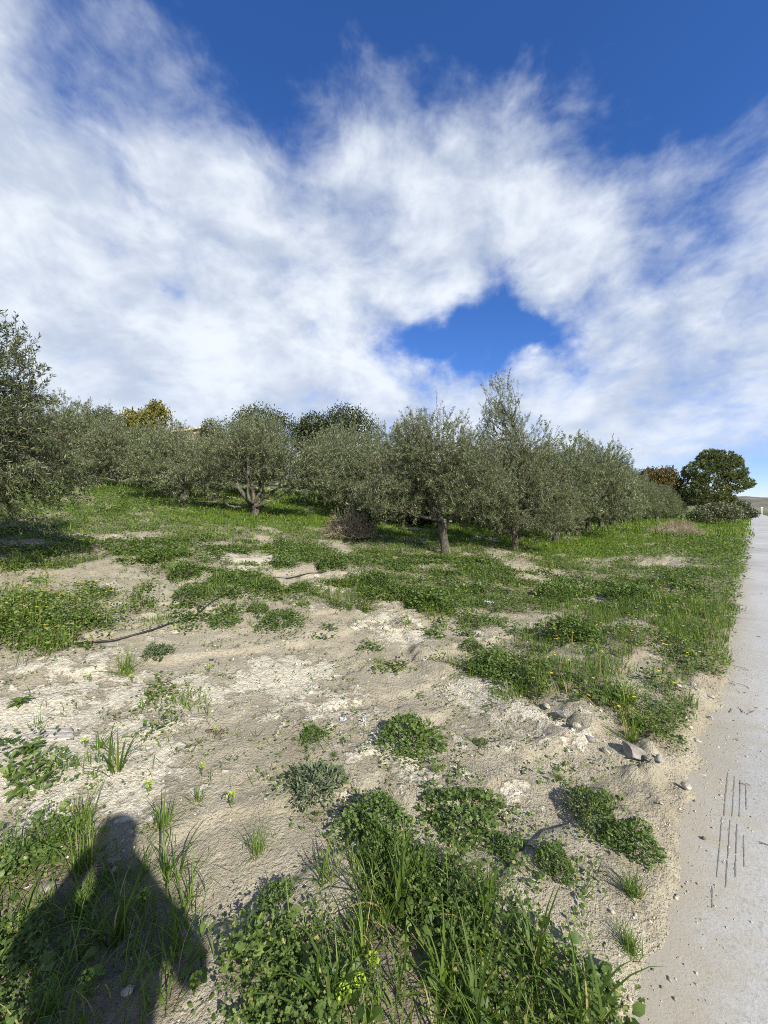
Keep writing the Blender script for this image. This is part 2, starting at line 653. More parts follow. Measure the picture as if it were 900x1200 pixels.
chk = t.mix(t.mr(n_s, .35, .65), rgb(.44, .398, .300), rgb(.66, .615, .495))
cf = t.m('ADD', a_ch, t.m('MULTIPLY', t.m('SUBTRACT', n_s, .5), 1.1))
cf = t.m('ADD', cf, t.m('MULTIPLY', t.m('SUBTRACT', n_m, .5), .8))
col = t.mix(t.mr(cf, .20, .95, 0, .92), clay, chk)
vor = t.n('ShaderNodeTexVoronoi', feature='DISTANCE_TO_EDGE')
nzv = t.n('ShaderNodeTexNoise')
t.put(nzv.inputs['Vector'], pos)
nzv.inputs['Scale'].default_value = 9
t.put(vor.inputs['Vector'], t.vm('ADD', pos, t.vm('SCALE', nzv.outputs['Color'], .12)))
vor.inputs['Scale'].default_value = 15
crack = t.m('MULTIPLY', t.mr(vor.outputs['Distance'], .0, .045, 1, 0), t.mr(n_l, .52, .66))
col = t.mix(t.m('MULTIPLY', crack, .38), col, rgb(.13, .10, .07))
col = t.mix(t.m('MULTIPLY', a_dk, t.mr(n_m, .25, .7, .5, 1)), col, rgb(.13, .105, .065))
moss = t.mix(t.mr(n_s, .35, .65), rgb(.045, .075, .015), rgb(.11, .155, .035))
col = t.mix(t.mr(t.m('ADD', a_gr, t.m('MULTIPLY', t.m('SUBTRACT', n_m, .5), .7)), .3, .75), col, moss)
col = t.mix(t.mr(n_x, .62, .72, 0, .45), col, rgb(.55, .51, .41))
col = t.mix(t.mr(n_x, .36, .27, 0, .5), col, rgb(.12, .095, .065))
t.put(b.inputs['Base Color'], col)
b.inputs['Roughness'].default_value = .95
b.inputs['Specular IOR Level'].default_value = .12
vg = t.n('ShaderNodeTexVoronoi')
t.put(vg.inputs['Vector'], t.vm('ADD', pos, t.vm('SCALE', nzv.outputs['Color'], .06)))
vg.inputs['Scale'].default_value = 58
vg2 = t.n('ShaderNodeTexVoronoi')
t.put(vg2.inputs['Vector'], pos)
vg2.inputs['Scale'].default_value = 150
rg = t.m('ABSOLUTE', t.m('SUBTRACT', n_g, .5))
hgt = t.m('ADD', t.m('MULTIPLY', n_s, .016), t.m('MULTIPLY', n_x, .006))
hgt = t.m('SUBTRACT', hgt, t.m('MULTIPLY', rg, .032))
hgt = t.m('ADD', hgt, t.m('MULTIPLY', t.mr(cf, .3, .6), .010))
hgt = t.m('SUBTRACT', hgt, t.m('MULTIPLY', t.m('MULTIPLY', vg.outputs['Distance'], .006), t.mr(n_m, .35, .65, .3, 1.2)))
hgt = t.m('SUBTRACT', hgt, t.m('MULTIPLY', vg2.outputs['Distance'], .003))
hgt = t.m('ADD', hgt, t.m('MULTIPLY', n_m, .028))
hgt = t.m('SUBTRACT', hgt, t.m('MULTIPLY', crack, .006))
bp = t.n('ShaderNodeBump')
bp.inputs['Strength'].default_value = 1.0
bp.inputs['Distance'].default_value = 1.0
t.put(bp.inputs['Height'], hgt)
t.put(b.inputs['Normal'], bp.outputs[0])
M['ground'] = gm

# ---- road: worn pale concrete with chips in it, dusty at the edge
rm, t, b = new_mat('pale_road')
g = t.n('ShaderNodeTexCoord')
pos = g.outputs['Object']
n_l = t.noise(pos, .6, 5, .6)
n_m = t.noise(pos, 6, 5, .6)
n_x = t.noise(pos, 110, 4, .7)
vor = t.n('ShaderNodeTexVoronoi')
t.put(vor.inputs['Vector'], pos)
vor.inputs['Scale'].default_value = 95
chip = t.n('ShaderNodeSeparateColor')
t.put(chip.inputs[0], vor.outputs['Color'])
c = t.mix(t.mr(n_l, .3, .7), rgb(.32, .322, .312), rgb(.42, .422, .408))
c = t.mix(t.mr(chip.outputs[0], .0, 1, 0, .34), c, rgb(.50, .50, .48))
c = t.mix(t.mr(chip.outputs[1], .80, 1, 0, .45), c, rgb(.17, .17, .17))
c = t.mix(t.mr(n_x, .40, .28, 0, .6), c, rgb(.16, .155, .15))
c = t.mix(t.mr(n_m, .56, .75, 0, .30), c, rgb(.36, .345, .30))
n_c = t.noise(pos, 34, 4, .7)
c = t.mix(t.mr(n_c, .60, .72, 0, .55), c, rgb(.13, .13, .125))
c = t.mix(t.mr(n_c, .40, .30, 0, .5), c, rgb(.46, .46, .44))
spx = t.n('ShaderNodeSeparateXYZ')
t.put(spx.inputs[0], pos)
uu = t.m('SUBTRACT', t.m('ADD', t.m('MULTIPLY', spx.outputs[0], -RDY), t.m('MULTIPLY', spx.outputs[1], RDX)), .2)
du = t.m('ADD', uu, t.m('MULTIPLY', t.m('SUBTRACT', n_m, .5), .7))
c = t.mix(t.mr(du, -.40, .05, 0, .85), c, rgb(.33, .295, .22))
band = t.noise(t.vm('MULTIPLY', pos, (1, 1, 1)), .35, 4, .6)
c = t.mix(t.mr(band, .46, .66, 0, .5), c, rgb(.22, .215, .20))
t.put(b.inputs['Base Color'], c)
b.inputs['Roughness'].default_value = .85
b.inputs['Specular IOR Level'].default_value = .25
bp = t.n('ShaderNodeBump')
bp.inputs['Strength'].default_value = .7
bp.inputs['Distance'].default_value = .0022
t.put(bp.inputs['Height'], t.m('ADD', n_x, t.m('MULTIPLY', chip.outputs[0], .5)))
t.put(b.inputs['Normal'], bp.outputs[0])
M['road'] = rm
M['rock'] = plain('grey_stone', (.26, .235, .20), .9, .4, 9, .2, 1.0, .02)
M['chalk_rock'] = plain('chalk_stone', (.46, .42, .33), .95, .45, 26, .1, 1.0, .02)
M['slab'] = plain('grained_slab', (.50, .46, .40), .9, .35, 12, .2, 1.0, .012)
sm, t, b = new_mat('grained_slab')
g = t.n('ShaderNodeTexCoord')
mp = t.n('ShaderNodeMapping')
mp.inputs['Scale'].default_value = (3, 26, 20)
t.put(mp.inputs[0], g.outputs['Object'])
nn = t.noise(mp.outputs[0], 2.2, 6, .65, .8)
t.put(b.inputs['Base Color'], t.mix(t.mr(nn, .35, .65), rgb(.20, .185, .165), rgb(.50, .47, .41)))
b.inputs['Roughness'].default_value = .95
bp = t.n('ShaderNodeBump')
bp.inputs['Strength'].default_value = 1.0
bp.inputs['Distance'].default_value = .02
t.put(bp.inputs['Height'], nn)
t.put(b.inputs['Normal'], bp.outputs[0])
M['slab'] = sm
M['hose'] = plain('black_hose', (.018, .017, .016), .45, .3, 30, .5)
M['tread'] = plain('tread_groove_shade', (.17, .165, .15), .95, .25, 60)  # dark colour stands in for the shaded side of the tread grooves
M['wood'] = plain('grey_wood', (.17, .13, .11), .85, .4, 40)
M['plastic'] = plain('pale_plastic', (.50, .52, .56), .4, .15, 30, .5)
M['white'] = plain('white_paint', (.78, .77, .74), .6, .08, 8)
M['red'] = plain('red_paint', (.52, .11, .06), .6, .15, 8)
M['orange'] = plain('faded_orange', (.60, .24, .12), .7, .2, 8)
M['roof'] = plain('roof_tile', (.52, .40, .27), .9, .3, 3)
M['wall'] = plain('stone_wall', (.26, .21, .17), .9, .4, 4)
M['glass'] = plain('window_pane', (.03, .035, .04), .1, .1, 4, .6)
M['hill'] = plain('scrub_hill', (.13, .13, .10), .95, .4, .03)
M['cloth'] = plain('dark_jacket', (.05, .055, .07), .9, .2, 30)
M['phone'] = plain('phone_glass', (.02, .02, .022), .25, .1, 8, .5)

# ------------------------------------------------------------------ where things grow
PATCH = [(-1.15, 1.32, .40), (-1.50, 1.58, .30), (-.85, 1.22, .24), (-.85, 1.45, .13),
         (.15, 1.30, .30), (.45, 1.20, .28), (-.22, 1.20, .26), (.02, 1.60, .15), (.22, 1.50, .18), (.62, 1.16, .16), (-.38, 1.28, .14),
         (-3.5, 3.80, .62), (-4.3, 4.15, .75), (-3.05, 3.95, .35), (-3.9, 3.3, .5), (-2.95, 3.45, .22),
         (.67, 5.5, .55), (2.16, 4.42, .38), (4.2, 6.5, .7), (2.84, 6.4, .5), (1.92, 3.45, .35), (1.7, 2.9, .22), (1.72, 2.62, .17),
         (-.2, 6.4, .4), (-1.0, 7.4, .6), (-2.4, 4.9, .35), (-3.0, 5.75, .5), (1.2, 5.0, .4), (-1.8, 7.0, .5), (1.6, 5.9, .5)]


def cover(x, y):
    u, v = to_uv(x, y)
    n = fbm(x, y, .9, 4, 51)
    an = fbm(u * 1.9, v * .55, 1.25, 4, 55)
    n = n + (an - n) * (1 - ss(2.0, 3.6, u)) * .85
    s = n * .62 + fbm(x, y, 3.4, 3, 53) * .38
    b = np.full(np.shape(x), -.34)
    b = np.maximum(b, -.34 + .375 * ss(3.0, 6.6, y + .40 * np.maximum(-x, 0)))
    b = np.maximum(b, -.34 + .41 * ss(-.02, .22, u) * (1 - ss(1.4, 2.9, u)) * ss(2.5, 3.5, v))
    b = np.maximum(b, -.34 + .52 * ss(8.6, 12.0, y + .45 * np.maximum(-x - 1, 0) + 1.6 * (n - .5)) * ss(1.6, 3.2, u))
    b = np.maximum(b, -.34 + .52 * ss(9, 18, v) * ss(-.15, .05, u))
    b = np.maximum(b, -.34 + .62 * ss(3.9, 5.2, v) * ss(-.12, .02, u) * (1 - ss(.5, 1.1, u)))
    for cx, cy, r in PATCH:
        b = np.maximum(b, -.34 + (.60 if cy < 4.2 else .46) * np.exp(-(((x - cx) ** 2 + (y - cy) ** 2) / (r * r)) ** 1.4))
    return ss(.42, .66, s + b) * ss(-.14, -.02, u - .10 * (1 - ss(3.6, 5.0, v)))


def lawnness(x, y):
    u, v = to_uv(x, y)
    return ss(9.0, 12.5, y + .45 * np.maximum(-x - 1, 0) + 3.0 * (fbm(x, y, .5, 3, 59) - .5)) * ss(2.4, 3.6, u) * (.35 + .65 * ss(.30, .46, fbm(x, y, .28, 3, 73))) * (1 - .65 * ss(-4.5, -8.5, x))


# ------------------------------------------------------------------ ground
def lines(a, b, step, lo, hi, grow=1.055, cap=40.0):
    mid = list(np.arange(a, b + 1e-6, step))
    L, s, p = [], step, a
    while p > lo:
        s = min(s * grow, cap)
        p -= s
        L.append(p)
    Rr, s, p = [], step, b
    while p < hi:
        s = min(s * grow, cap)
        p += s
        Rr.append(p)
    return np.array(L[::-1] + mid + Rr)


gu = lines(-.45, 5.2, .028, -900, 900, 1.065)
gv = lines(-.3, 6.2, .031, -120, 1500, 1.065)
UU, VV = np.meshgrid(gu, gv)
GX, GY = from_uv(UU, VV)
hh, ch, edge, land = H(GX.ravel(), GY.ravel(), True)
cv = cover(GX.ravel(), GY.ravel())
far_g = ss(9, 16, np.hypot(GX.ravel(), GY.ravel()))
uf = UU.ravel()
grn = np.clip(cv * (.55 + .4 * lawnness(GX.ravel(), GY.ravel())) * (.35 + .65 * far_g), 0, 1)
grn = np.where(uf < -5, .8, grn)
damp = np.clip(cv * .75 * (1 - .4 * far_g), 0, 1)
nu, nv = len(gu), len(gv)
idx = np.arange(nu * nv).reshape(nv, nu)
Q = np.stack([idx[:-1, :-1], idx[:-1, 1:], idx[1:, 1:], idx[1:, :-1]], -1).reshape(-1, 4)[:, ::-1]
me = mesh('ground', np.stack([GX.ravel(), GY.ravel(), hh], 1), Q, {'chalk': ch * (1 - cv * .6), 'green': grn, 'damp': damp}, True, (M['ground'],))
link('ground', me, kind='structure')

# ------------------------------------------------------------------ road
rv = lines(-2, 14, .5, -110, 1400, 1.1)
ru = np.array([.42, .12, -.5, -1.5, -2.6, -3.8, -5.0])
UU, VV = np.meshgrid(ru, rv)
GX, GY = from_uv(UU, VV)
idx = np.arange(UU.size).reshape(UU.shape)
Q = np.stack([idx[:-1, :-1], idx[:-1, 1:], idx[1:, 1:], idx[1:, :-1]], -1).reshape(-1, 4)
zr = np.where(UU > .3, -.02, 0.0)
road = link('road', mesh('road', np.stack([GX.ravel(), GY.ravel(), zr.ravel()], 1), Q, None, True, (M['road'],)), kind='structure')
rng = np.random.default_rng(5)


def flat_strip(p, q, wd, z):
    d = unit(np.array([q[0] - p[0], q[1] - p[1], 0.]))
    s = np.array([-d[1], d[0], 0]) * wd * .5
    n = 9
    tt = np.linspace(0, 1, n)
    V = []
    for k, a in enumerate(tt):
        c = np.array([p[0] + (q[0] - p[0]) * a, p[1] + (q[1] - p[1]) * a, z])
        ww = (.35 + .65 * math.sin(math.pi * min(1, max(0, a * .9 + .05))) ** .4) * (.7 + .6 * rng.random())
        j = d * 0 + s * rng.normal() * .35
        V += [c - s * ww + j, c + s * ww + j]
    T = []
    for k in range(n - 1):
        T += [(2 * k, 2 * k + 2, 2 * k + 3), (2 * k, 2 * k + 3, 2 * k + 1)]
    return V, T


# tyre tread prints in the dust, their groove shade painted as dark strips
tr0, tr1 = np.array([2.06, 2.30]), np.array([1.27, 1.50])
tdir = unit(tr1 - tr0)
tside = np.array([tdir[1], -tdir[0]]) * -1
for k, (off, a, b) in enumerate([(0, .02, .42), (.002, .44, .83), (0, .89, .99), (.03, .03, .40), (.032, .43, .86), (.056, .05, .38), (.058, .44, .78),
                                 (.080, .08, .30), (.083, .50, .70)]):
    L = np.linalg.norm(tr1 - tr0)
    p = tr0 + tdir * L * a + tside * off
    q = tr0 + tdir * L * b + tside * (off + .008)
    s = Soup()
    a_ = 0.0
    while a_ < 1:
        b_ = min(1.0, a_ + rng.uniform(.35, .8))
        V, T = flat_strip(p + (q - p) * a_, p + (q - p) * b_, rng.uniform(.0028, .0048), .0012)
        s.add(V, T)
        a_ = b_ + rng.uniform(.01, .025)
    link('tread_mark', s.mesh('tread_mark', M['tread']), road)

# hill far beyond the end of the road
hx, hy = 640.0, 640.0
s = Soup()
n1, n2 = 60, 16
A = np.linspace(0, 2 * math.pi, n1, endpoint=False)
V = []
for j in range(n2):
    r = j / (n2 - 1)
    for a in A:
        x, y = hx + 330 * r * math.cos(a), hy + 150 * r * math.sin(a) + 60
        V.append((x, y, 30 * (1 - r * r) ** 1.3 * (.75 + .5 * float(fbm(np.array([x]), np.array([y]), .012, 3, 71)[0])) - 3))
T = []
for j in range(n2 - 1):
    for i in range(n1):
        p, q = j * n1 + i, j * n1 + (i + 1) % n1
        T += [(p, p + n1, q + n1), (p, q + n1, q)]
s.add(V, T)
link('hill', s.mesh('hill', M['hill'], True), kind='structure')


# ------------------------------------------------------------------ trees
def rand_dirs(rng, n):
    v = rng.normal(size=(n, 3))
    return unit(v)


def perp(d, rng):
    return unit(np.cross(d, rand_dirs(rng, len(d))))


def curve_pts(p, q, k, rng, wob, sag=0.0):
    p, q = np.array(p, float), np.array(q, float)
    tt = np.linspace(0, 1, k)[:, None]
    c = p + (q - p) * tt
    L = np.linalg.norm(q - p)
    w = rng.normal(size=(2, 3)) * wob * L
    c = c + w[0] * np.sin(math.pi * tt) + w[1] * .5 * np.sin(2 * math.pi * tt)
    c[:, 2] += sag * L * np.sin(math.pi * tt[:, 0])
    return c


def olive(label, loc, lobes, fork, trunk_r, seed, twigs, per, leaf=(.055, .08), wide=.0085, shoots=.12, lean=(0, 0), group=None, leafmat='olive_leaf', fork_spread=.12):
    rng = np.random.default_rng(seed)
    root = thing('olive_tree', label, 'tree', loc, group)
    lobes = np.array(lobes, float)
    top = np.array([lean[0], lean[1], fork])
    s = Soup()
    base_pts = []
    pts = curve_pts((0, 0, -.15), top, 9, rng, .05)
    rr = trunk_r * np.array([1.75, 1.3, 1.08, 1.0, .95, .92, .9, .92, .98])
    tube(s, pts, rr, 14, rng=rng, rough=.10)
    link('trunk', s.mesh('trunk', M['bark'], True), root)
    tw = Soup()
    ctr = (lobes[:, :3] * np.prod(lobes[:, 3:], 1)[:, None]).sum(0) / np.prod(lobes[:, 3:], 1).sum()
    for k, lb in enumerate(lobes):
        s = Soup()
        c = lb[:3] + np.array([0, 0, .15 * lb[5]])
        st = top + rng.normal(size=3) * fork_spread * np.array([.35, .35, .3]) - np.array([0, 0, .06])
        pts = curve_pts(st, c, 9, rng, .09, -.05)
        r0 = trunk_r * (.74 - .05 * k) if k < 4 else trunk_r * .42
        rl = np.linspace(r0, .022, 9)
        tube(s, pts, rl, 9, rng=rng, rough=.08)
        link('limb', s.mesh('limb', M['bark'], True), root)
        for q in range(11):
            d = rand_dirs(rng, 1)[0]
            d[2] = abs(d[2]) * .8 - .15
            tip = lb[:3] + unit(d) * lb[3:] * rng.uniform(.6, .92)
            a = pts[rng.integers(4, 9)]
            bp = curve_pts(a, tip, 6, rng, .10)
            tube(tw, bp, np.linspace(.022, .006, 6), 4, cap=False)
    vol = np.prod(lobes[:, 3:], 1) ** .8
    pick = rng.choice(len(lobes), twigs, p=vol / vol.sum())
    lb = lobes[pick]
    d = rand_dirs(rng, twigs)
    low = d[:, 2] < -.35
    d[low, 2] *= .45
    d = unit(d)
    rad = 1 - .52 * rng.random(twigs) ** 1.7
    # knots of foliage and hollows between them
    cl = np.sin(d[:, 0] * 5.1 + pick) * np.sin(d[:, 1] * 4.7 + 2 * pick) * np.sin(d[:, 2] * 5.3 + 3 * pick)
    keep = rng.random(twigs) < .66 + 1.0 * cl
    lb, d, rad = lb[keep], d[keep], rad[keep] * (1 + .22 * cl[keep])
    N = len(d)
    tip = lb[:, :3] + d * lb[:, 3:] * rad[:, None]
    out = unit(tip - ctr)
    L = rng.uniform(.22, .52, N)
    td = unit(out * .65 + np.array([[0, 0, .42]]) + rng.normal(size=(N, 3)) * .42)
    dr = (d[:, 2] < -.05)
    td[dr] = unit(out[dr] * .7 + np.array([[0, 0, -.25]]) + rng.normal(size=(dr.sum(), 3)) * .45)
    sh = (rng.random(N) < shoots) & (d[:, 2] > .25)
    td[sh] = unit(np.array([[0, 0, 1.0]]) + out[sh] * .35 + rng.normal(size=(sh.sum(), 3)) * .22)
    L[sh] *= rng.uniform(1.3, 2.3, sh.sum())
    a = tip - td * (L * .5)[:, None]
    e = tip + td * (L * .5)[:, None]
    sticks(tw, a, e, np.full(N, .0042), np.full(N, .0018), .5)
    o = link('twigs', tw.mesh('twigs', M['twig']), root)
    o['kind'] = 'stuff'
    # leaves
    ti = np.repeat(np.arange(N), per)
    n = len(ti)
    tt = rng.random(n) ** .85
    p = a[ti] + td[ti] * (L[ti] * tt)[:, None]
    side = perp(td[ti], rng)
    ld = unit(td[ti] * rng.uniform(.35, .95, n)[:, None] + side * .75 + np.array([[0, 0, .10]]))
    nr = unit(np.array([[0, 0, 1.0]]) + rng.normal(size=(n, 3)) * .65)
    LL = rng.uniform(leaf[0], leaf[1], n)
    depth = np.clip((rad[ti] - .5) / .5, 0, 1)
    tint = np.clip(.42 + .18 * rng.normal(size=n) + .17 * rng.normal(size=N)[ti] + .06 * depth, 0, .96)
    tint[rng.random(n) < .012] = 1.0
    lv = Soup()
    lozenges(lv, p, ld, nr, LL, LL / leaf[1] * wide, tint, .3, .08)
    link('crown', lv.mesh('crown', M[leafmat]), root)
    return root


def at(x, y, dz=-.03):
    return (x, y, hz(x, y) + dz)


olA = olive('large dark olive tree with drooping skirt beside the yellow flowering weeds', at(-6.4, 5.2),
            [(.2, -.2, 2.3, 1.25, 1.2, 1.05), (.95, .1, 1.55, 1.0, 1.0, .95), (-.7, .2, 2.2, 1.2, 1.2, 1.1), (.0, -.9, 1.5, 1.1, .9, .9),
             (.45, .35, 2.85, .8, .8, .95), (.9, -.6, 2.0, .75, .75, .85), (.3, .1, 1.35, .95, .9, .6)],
            .7, .14, 11, 4700, 32, (.052, .08), .0098, .18, leafmat='shaded_olive_leaf')
olB = olive('olive tree with bare dark forked trunk standing alone in bright grass', at(1.62, 9.98),
            [(-1.05, .2, 2.05, 1.1, 1.0, 1.05), (.15, .0, 2.25, 1.1, 1.1, 1.1), (-.35, -.3, 2.7, 1.0, .95, .95), (.75, -.1, 1.75, .95, .9, .8), (-1.3, -.1, 1.5, .75, .8, .62),
             (-.85, .3, 3.15, .55, .55, .65)],
            .95, .105, 12, 3300, 31, (.055, .085), .0085, .18, lean=(-.1, .05), fork_spread=.25)
olC = olive('tallest olive tree with pointed top and foliage hanging to the grass', at(3.75, 11.3),
            [(-.1, .0, 1.9, 1.25, 1.2, 1.35), (.45, -.3, 1.15, 1.15, 1.0, .85), (-.35, .1, 3.1, .85, .85, 1.1), (-.3, .0, 4.2, .5, .5, .95), (.55, .2, 2.9, .85, .9, .95),
             (1.0, .1, 1.9, .9, .9, 1.1), (-.85, -.2, 1.3, .75, .8, .85), (1.1, -.2, 1.0, .8, .8, .7)],
            .6, .11, 13, 4000, 31, (.055, .085), .0085, .18)
olD = olive('spreading olive tree whose pale trunk splits into low leaning limbs', at(-4.69, 14.07),
            [(-1.4, .1, 1.85, 1.35, 1.2, 1.0), (.2, .0, 2.45, 1.25, 1.2, .95), (1.1, .1, 1.8, 1.15, 1.1, .95), (-.4, -.4, 2.5, 1.1, 1.1, .85), (-2.5, .1, 1.35, 1.05, .9, .9), (1.8, -.2, 1.45, .9, .8, .85), (2.3, .3, 1.9, .8, .8, .8)],
            .42, .12, 14, 2900, 27, (.07, .10), .0112, .2, lean=(-.05, 0), fork_spread=.2)
olE = olive('olive tree with dark trunk behind the brown brush heap', at(-2.1, 19.2),
            [(-.6, .0, 2.1, 1.55, 1.5, 1.3), (.8, .1, 2.0, 1.5, 1.4, 1.35), (.1, -.3, 3.1, 1.35, 1.3, 1.2), (1.3, .2, 3.0, .85, .9, 1.0), (-1.5, .2, 1.5, 1.1, 1.1, .95), (1.7, -.1, 1.3, 1.0, 1.0, .8), (.0, -1.0, 1.5, 1.2, .9, .9)],
            .8, .14, 15, 2500, 25, (.085, .125), .0138, .2)
olF = olive('low round olive tree with short trunk in the upper grass', at(-14.2, 20.6),
            [(-.9, .0, 1.75, 1.5, 1.4, 1.2), (.8, .1, 1.75, 1.5, 1.4, 1.2), (.0, -.2, 2.5, 1.45, 1.3, 1.1), (1.7, .1, 1.15, 1.0, 1.0, .85), (-1.7, .1, 1.15, 1.0, 1.0, .85), (.1, -1.1, 1.3, 1.3, .9, .85)],
            .6, .14, 16, 2400, 25, (.085, .125), .0138, .2)

UP = 'olives on the slope above the clay'
k = 0
for x, y, rz, sca, src, lab in [
        (-20.3, 26.2, 1.1, 1.3, olF, 'olive tree on the slope below the yellow blossoming tree'),
        (-14.6, 24.6, 2.3, .80, olE, 'olive tree on the slope just below the stone house'),
        (-8.9, 17.0, 4.2, .92, olF, 'olive tree beside the spreading olive with leaning limbs'),
        (-18.2, 21.5, 3.4, 1.1, olE, 'olive tree half hidden behind the large dark olive'),
        (-7.0, 22.0, 5.0, 1.15, olE, 'olive tree on the slope behind the spreading olive'),
        (-9.6, 24.0, .6, .95, olE, 'olive tree between the stone house and the spreading olive'),
        (1.2, 21.0, 2.9, 1.12, olE, 'olive tree rising behind the bare forked trunk'),
        (4.4, 18.5, .9, 1.15, olF, 'olive tree rising behind the tallest olive'),
        (-3.6, 25.0, 1.8, 1.25, olF, 'olive tree far up the slope behind the dark trunk'),
        (-25.5, 30.5, 2.2, 1.05, olF, 'olive tree far up the slope by the second yellow tree'),
        (-15.5, 34.0, .3, .8, olF, 'olive tree standing under the wall of the stone house'), (-20.0, 31.5, 5.2, .95, olF, 'olive tree under the yellow blossoming tree with jagged top'),
        (-11.8, 20.5, 2.0, 1.02, olF, 'full olive tree right beside the low round olive in the upper grass'), (-.2, 16.4, 3.3, .95, olF, 'olive tree behind the low dusky shrub'),
        (3.0, 31.0, 4.0, 1.1, olF, 'distant olive tree seen between the dark trunk and the bare forked trunk'), (8.0, 33.0, 1.4, 1.1, olF, 'distant olive tree seen past the tallest olive')]:
    copy_tree(src, at(x, y), rz, sca, lab, UP)
ROW = 'olives in the row along the verge'
ORD = ['first', 'second', 'third', 'fourth', 'fifth', 'sixth', 'seventh', 'eighth', 'ninth']
for qi, (x, y, rz, sca, src, sz) in enumerate([(6.5, 14.6, 1.0, .98, olE, 1.0), (8.9, 17.6, 2.6, 1.0, olF, 1.18), (10.6, 19.8, 5.1, 1.0, olE, 1.02), (13.4, 23.6, 4.4, 1.05, olE, 1.0),
                               (16.3, 27.4, .4, 1.08, olF, 1.12), (19.4, 31.0, 3.0, 1.05, olE, .95), (22.6, 34.8, 1.9, 1.08, olF, 1.05), (26.4, 38.6, 5.6, 1.05, olE, .85),
                               (30.5, 43.0, 3.6, 1.05, olF, 1.0), (35.0, 47.5, .8, 1.0, olF, .95), (9.3, 23.8, 2.0, 1.05, olE, 1.0), (14.5, 31.0, 1.2, 1.1, olF, 1.1)]):
    copy_tree(src, at(x, y), rz, sca, ('silvery olive, %s after the tallest olive in the row along the verge' % ORD[qi]) if qi < 9 else
              'last silvery olive of the row along the verge, beside the pale shrub' if qi == 9 else
              'olive peeping over the row along the verge from a second row behind', ROW, sz)


def bushy(name, label, cat, loc, lobes, seed, n, leaf, mat, trunk=None, group=None, wide=.34, up=.3, barkm='bark', knots=.6):
    rng = np.random.default_rng(seed)
    root = thing(name, label, cat, loc, group)
    lobes = np.array(lobes, float)
    s = Soup()
    th, tr = trunk or (.4, .05)
    tube(s, curve_pts((0, 0, -.2), (0, 0, th), 7, rng, .05), np.linspace(tr * 1.3, tr * .8, 7), 9, rng=rng, rough=.08)
    for lb in lobes:
        tube(s, curve_pts((0, 0, th * .8), lb[:3], 6, rng, .08), np.linspace(tr * .6, tr * .15, 6), 6, rng=rng, rough=.05)
    link('trunk', s.mesh('trunk', M[barkm], True), root)
    vol = np.prod(lobes[:, 3:], 1) ** .75
    pick = rng.choice(len(lobes), n, p=vol / vol.sum())
    lb = lobes[pick]
    kn = 60
    kd = rand_dirs(rng, kn * len(lobes)).reshape(len(lobes), kn, 3)
    ki = rng.integers(0, kn, n)
    d = unit(kd[pick, ki] * knots + rand_dirs(rng, n) * .5)
    kr = rng.uniform(.78, 1.22, (len(lobes), kn))
    rad = (1 - .5 * rng.random(n) ** 1.6) * kr[pick, ki]
    p = lb[:, :3] + d * lb[:, 3:] * rad[:, None] * (1 + .07 * rng.normal(size=n))[:, None]
    ld = unit(d * .6 + rand_dirs(rng, n) * .8 + np.array([[0, 0, up]]))
    nr = unit(d + rng.normal(size=(n, 3)) * .6 + np.array([[0, 0, .4]]))
    L = rng.uniform(.6, 1.25, n) * leaf
    tint = np.clip(.5 + .2 * rng.normal(size=n), 0, 1)
    lv = Soup()
    lozenges(lv, p, ld, nr, L, L * wide, tint, .3, .1)
    link('crown', lv.mesh('crown', M[mat]), root)
    return root


# dark evergreens, blossoming trees and the stone house up the slope
DK = 'dark evergreens behind the olives'
for i, (x, y, r, zc, lab) in enumerate([(-10.4, 32.5, 2.8, 6.0, 'broad dark evergreen tree rising behind the spreading olive'),
                                        (-6.2, 33.5, 1.5, 6.0, 'narrow dark evergreen tree rising behind the olives'),
                                        (-3.3, 33.0, 2.4, 6.8, 'dark evergreen tree with domed top behind the brush heap'),
                                        (-24.0, 33.0, 1.6, 4.6, 'small dark evergreen tree beside the yellow blossoming tree'),
                                        (-16.9, 37.5, 1.2, 5.0, 'thin grey-green tree beside the stone house')]):
    z0 = hz(x, y)
    bushy('evergreen_tree', lab, 'tree', (x, y, z0 - .05),
          [(-.4 * r, 0, zc - 1.4, .8 * r, .8 * r, 1.5), (.5 * r, .1, zc - 1.2, .7 * r, .7 * r, 1.4), (0, -.1, zc - .2, .7 * r, .7 * r, 1.1)],
          40 + i, 8500, .17, 'carob' if i != 4 else 'shrub', (zc - 2, .18), DK)
for i, (x, y, r, zc, lab) in enumerate([(-22.4, 36.0, 2.0, 6.0, 'yellow blossoming tree with jagged top beside the stone house'),
                                        (-29.5, 34.5, 1.8, 3.9, 'yellow blossoming tree behind the large dark olive')]):
    bushy('blossoming_tree', lab, 'tree', at(x, y, -.05),
          [(-.55 * r, 0, zc - 1.0, .6 * r, .6 * r, 1.0), (.5 * r, .1, zc - .6, .65 * r, .6 * r, 1.15), (0, -.1, zc - 1.7, .9 * r, .8 * r, 1.2), (.55 * r, 0, zc + .3, .3 * r, .3 * r, .7)],
          50 + i, 7000, .20, 'mimosa', (zc - 2.2, .16), 'yellow trees up the slope', up=.7)

hx0, hy0 = -23.6, 46.0
hz0 = hz(hx0, hy0)
house = thing('stone_house', 'stone house with pale tiled roof half hidden behind the olives', 'house', (hx0, hy0, hz0 - .3), rz=R(-20))


